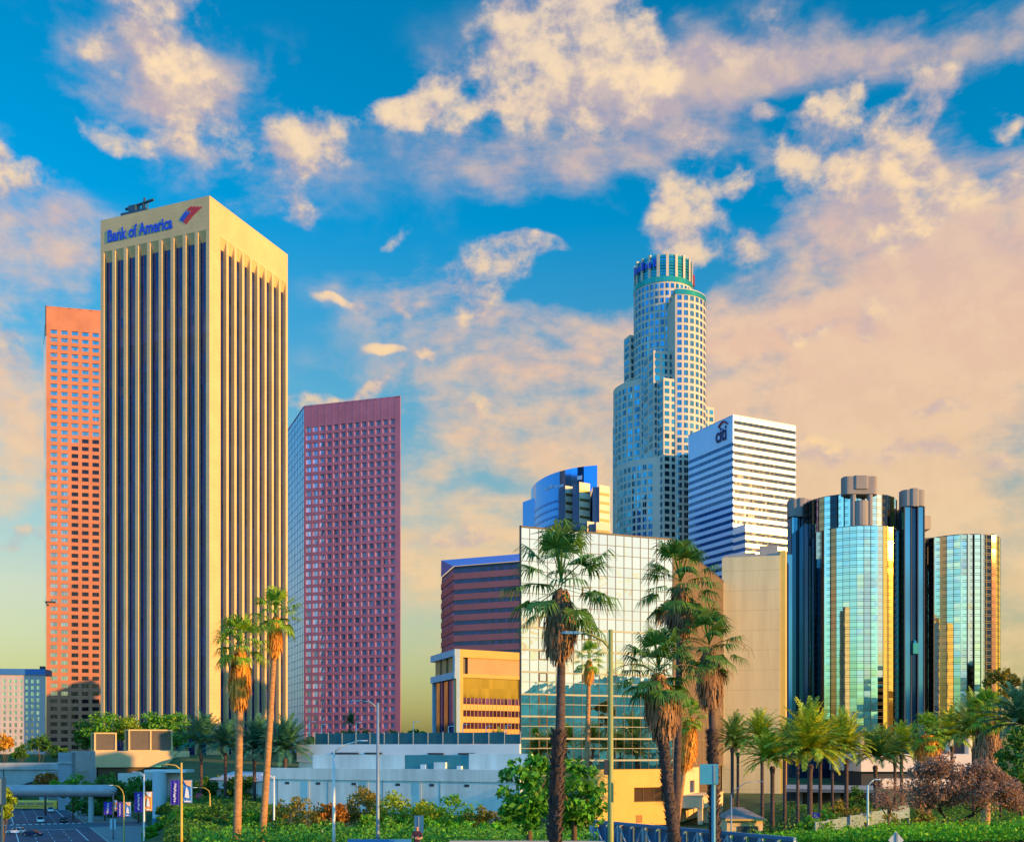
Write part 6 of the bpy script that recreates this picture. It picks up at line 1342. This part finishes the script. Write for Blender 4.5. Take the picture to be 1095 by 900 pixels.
# ------------------------------------------------------------------ near edge: truss walkway, barriers, person
def walkway():
    z = 14.75; A = W2(636, 79.0); B = W2(850, 63.5); fc = Face(A, B); w = fc.w; m_tr = M('blue_steel', (0.05, 0.17, 0.34), 0.5, var=0.15, scale=1); m_bar = M('pale_blue_steel', (0.32, 0.42, 0.52), 0.5, var=0.1)
    t = thing('truss_walkway', 'blue steel truss walkway sloping away behind the palm trunks', 'bridge', (A.x, A.y, 12)); z0 = 12.2
    b = MB(); b.fbox(fc, 0, w, z - .2, z, -.12, .12); b.build('top_chord', m_tr, t); MB().fbox(fc, 0, w, z0, z0 + .25, -.12, .12).build('bottom_chord', m_tr, t)
    n = 14; 
    for k in range(n + 1): q = MB(); u = w * k / n; q.fbox(fc, max(0, u - .07), min(w, u + .07), z0 + .25, z - .2, -.1, .1); q.build('post', m_tr if k % 2 else m_bar, t)
    for k in range(n): q = MB(); u0, u1 = w * k / n + .07, w * (k + 1) / n - .07; q.tube([fc.P(u0, z0 + .25 if k % 2 else z - .2, 0), fc.P(u1, z - .2 if k % 2 else z0 + .25, 0)], .055, 6); q.build('diagonal', m_bar, t)
    for k in range(n): q = MB(); q.fbox(fc, w * k / n + .1, w * (k + 1) / n - .1, z0 + .3, z - .25, -.35, -.3); q.build('side_panel', M('blue_panel', (0.05, 0.14, 0.30), 0.5, var=0.25, scale=1.5), t)
    MB().fbox(fc, 0, w, z0 - .3, z0 - .02, -2.4, .1).build('deck', m_conc, t)
    MB().fbox(fc, -.35, -.02, 11.5, z + .1, -.2, .2).build('end_post', m_bar, t)
    a = W2(482, 60); c = W2(646, 60); zt = ZZ(898.3, 60)
    p = thing('parapet_wall', 'low grey concrete parapet at the bottom centre', 'wall', (a.x, 60, 14)); MB().box(a.x, c.x, 59.6, 60.0, 13.8, zt - .12).build('wall_panel', m_conc, p); MB().box(a.x - .05, c.x + .05, 59.5, 60.1, zt - .12, zt).build('coping', m_kerb, p)
    a = W2(372, 57); c = W2(440, 57); zt = ZZ(896.8, 57); p = thing('road_barrier', 'low blue barrier in front of the blue-grey lamp post', 'barrier', (a.x, 57, 14.3)); m_bb = M('blue_barrier_paint', (0.03, 0.20, 0.48), 0.4, var=0.08)
    MB().box(a.x, c.x, 56.9, 57.05, 14.75, zt).build('rail', m_bb, p)
    for k in range(3): x = a.x + .2 + (c.x - a.x - .4) * k / 2; q = MB(); q.box(x - .05, x + .05, 57.05, 57.13, 14.0, zt - .05); q.build('post', m_bb, p)
    a = W2(872, 118); c = W2(972, 140); fc = Face(a, c); f = thing('path_fence', 'grey-blue panel fence along the path under the date palms', 'fence', (a.x, a.y, 9))
    z0, z1 = 10.3, 11.9
    for k in range(9): q = MB(); u = fc.w * k / 9; q.fbox(fc, u + .06, u + fc.w / 9 - .06, z0 + k * .09, z1 + k * .09, -.03, .03); q.build('fence_panel', M('grey_blue_panel', (0.16, 0.24, 0.30), 0.6, var=0.2), f)
    for k in range(10): q = MB(); u = fc.w * k / 9; q.fbox(fc, u - .055, u + .055, 8.8, z1 + .1 + k * .09, -.06, .06); q.build('post', m_post, f)
walkway()
def person():
    D = 53.5; base = Vector((W2(446, D).x, D, gz(0, D))); s = 1.0
    J = {'pelvis': (0, 0, .93), 'spine': (0, 0, 1.12), 'chest': (0, -.01, 1.32), 'neck': (0, 0, 1.49), 'nape': (0, -.01, 1.56), 'headlow': (0, -.03, 1.61), 'head': (0, -.025, 1.70),
         'shL': (.17, 0, 1.43), 'elL': (.25, -.05, 1.16), 'wrL': (.10, -.27, 1.12), 'shR': (-.17, 0, 1.43), 'elR': (-.25, -.05, 1.16), 'wrR': (-.08, -.28, 1.17), 'hdL': (.0, -.30, 1.14), 'hdR': (.02, -.31, 1.20),
         'hpL': (.10, 0, .90), 'knL': (.11, -.02, .50), 'anL': (.11, .02, .09), 'toL': (.12, -.16, .04), 'hpR': (-.10, 0, .90), 'knR': (-.11, -.02, .50), 'anR': (-.11, .02, .09), 'toR': (-.12, -.16, .04)}
    RAD = {'pelvis': (.155, .11), 'spine': (.15, .10), 'chest': (.175, .115), 'neck': (.07, .07), 'nape': (.058, .058), 'headlow': (.07, .075), 'head': (.085, .10), 'shL': (.075, .075), 'shR': (.075, .075), 'elL': (.05, .05), 'elR': (.05, .05), 'wrL': (.034, .034), 'wrR': (.034, .034), 'hdL': (.038, .03), 'hdR': (.038, .03),
           'hpL': (.095, .095), 'hpR': (.095, .095), 'knL': (.062, .062), 'knR': (.062, .062), 'anL': (.042, .042), 'anR': (.042, .042), 'toL': (.04, .03), 'toR': (.04, .03)}
    E = [('pelvis', 'spine'), ('spine', 'chest'), ('chest', 'neck'), ('neck', 'nape'), ('nape', 'headlow'), ('headlow', 'head'), ('chest', 'shL'), ('shL', 'elL'), ('elL', 'wrL'), ('wrL', 'hdL'), ('chest', 'shR'), ('shR', 'elR'), ('elR', 'wrR'), ('wrR', 'hdR'), ('pelvis', 'hpL'), ('hpL', 'knL'), ('knL', 'anL'), ('anL', 'toL'), ('pelvis', 'hpR'), ('hpR', 'knR'), ('knR', 'anR'), ('anR', 'toR')]
    ks = list(J); me = bpy.data.meshes.new('person_frame'); me.from_pydata([J[k] for k in ks], [(ks.index(a), ks.index(b)) for a, b in E], []); o = bpy.data.objects.new('tmp_person', me); COL.objects.link(o)
    mo = o.modifiers.new('skin', 'SKIN'); o.modifiers.new('sub', 'SUBSURF').levels = 2; o.modifiers['sub'].render_levels = 2
    for i, k in enumerate(ks): me.skin_vertices[0].data[i].radius = RAD[k]; me.skin_vertices[0].data[i].use_root = (k == 'pelvis')
    ev = o.evaluated_get(bpy.context.evaluated_depsgraph_get()); body = bpy.data.meshes.new_from_object(ev); bpy.data.objects.remove(o)
    skin, shirt, jeans = M('skin', (0.42, 0.24, 0.16), 0.6, var=0.06, scale=8), M('dark_plum_shirt', (0.035, 0.015, 0.04), 0.9, var=0.2, scale=6), M('dark_jeans', (0.02, 0.03, 0.07), 0.9, var=0.2, scale=6)
    body.materials.clear(); [body.materials.append(m) for m in (skin, shirt, jeans)]
    for f in body.polygons:
        c = f.center; f.use_smooth = True; f.material_index = 2 if c.z < .96 else (1 if c.z < 1.50 and not (c.y < -.12 or (abs(c.x) > .2 and c.z < 1.22)) else 0)
    p = bpy.data.objects.new('person', body); COL.objects.link(p); p.location = base; ORG[p.name] = base; tag(p, 'bald person in a dark plum shirt with folded arms at the bottom edge', 'person')
    def wp(v): return base + Vector(v)
    b = MB(); b.ball(wp((0, -.125, 1.665)), .018, .03, .03, 8, 6)
    for x in (-.035, .035): b.ball(wp((x, -.105, 1.705)), .014, .012, .01, 8, 6)
    for x in (-.088, .088): b.ball(wp((x, -.01, 1.675)), .014, .028, .04, 8, 6)
    b.ball(wp((0, -.108, 1.615)), .03, .012, .008, 8, 6); b.build('face_features', skin, p, smooth=True)
    for hx, k in ((.0, 1), (.02, -1)):
        zc = 1.14 if k == 1 else 1.20
        for i, (l, dz) in enumerate(((.07, .026), (.08, .010), (.075, -.006), (.06, -.022))):
            q = MB(); o_ = wp((hx - k * .02, -.31, zc + dz)); q.tube([o_, o_ + Vector((-k * l * .5, -.015, -.004)), o_ + Vector((-k * l * .85, .012, -.012))], [.009, .0085, .006], 6); q.build('finger', skin, p, smooth=True)
        q = MB(); o_ = wp((hx, -.315, zc + .028)); q.tube([o_, o_ + Vector((-k * .03, -.012, .025)), o_ + Vector((-k * .055, -.01, .03))], [.011, .010, .007], 6); q.build('thumb', skin, p, smooth=True)
person()
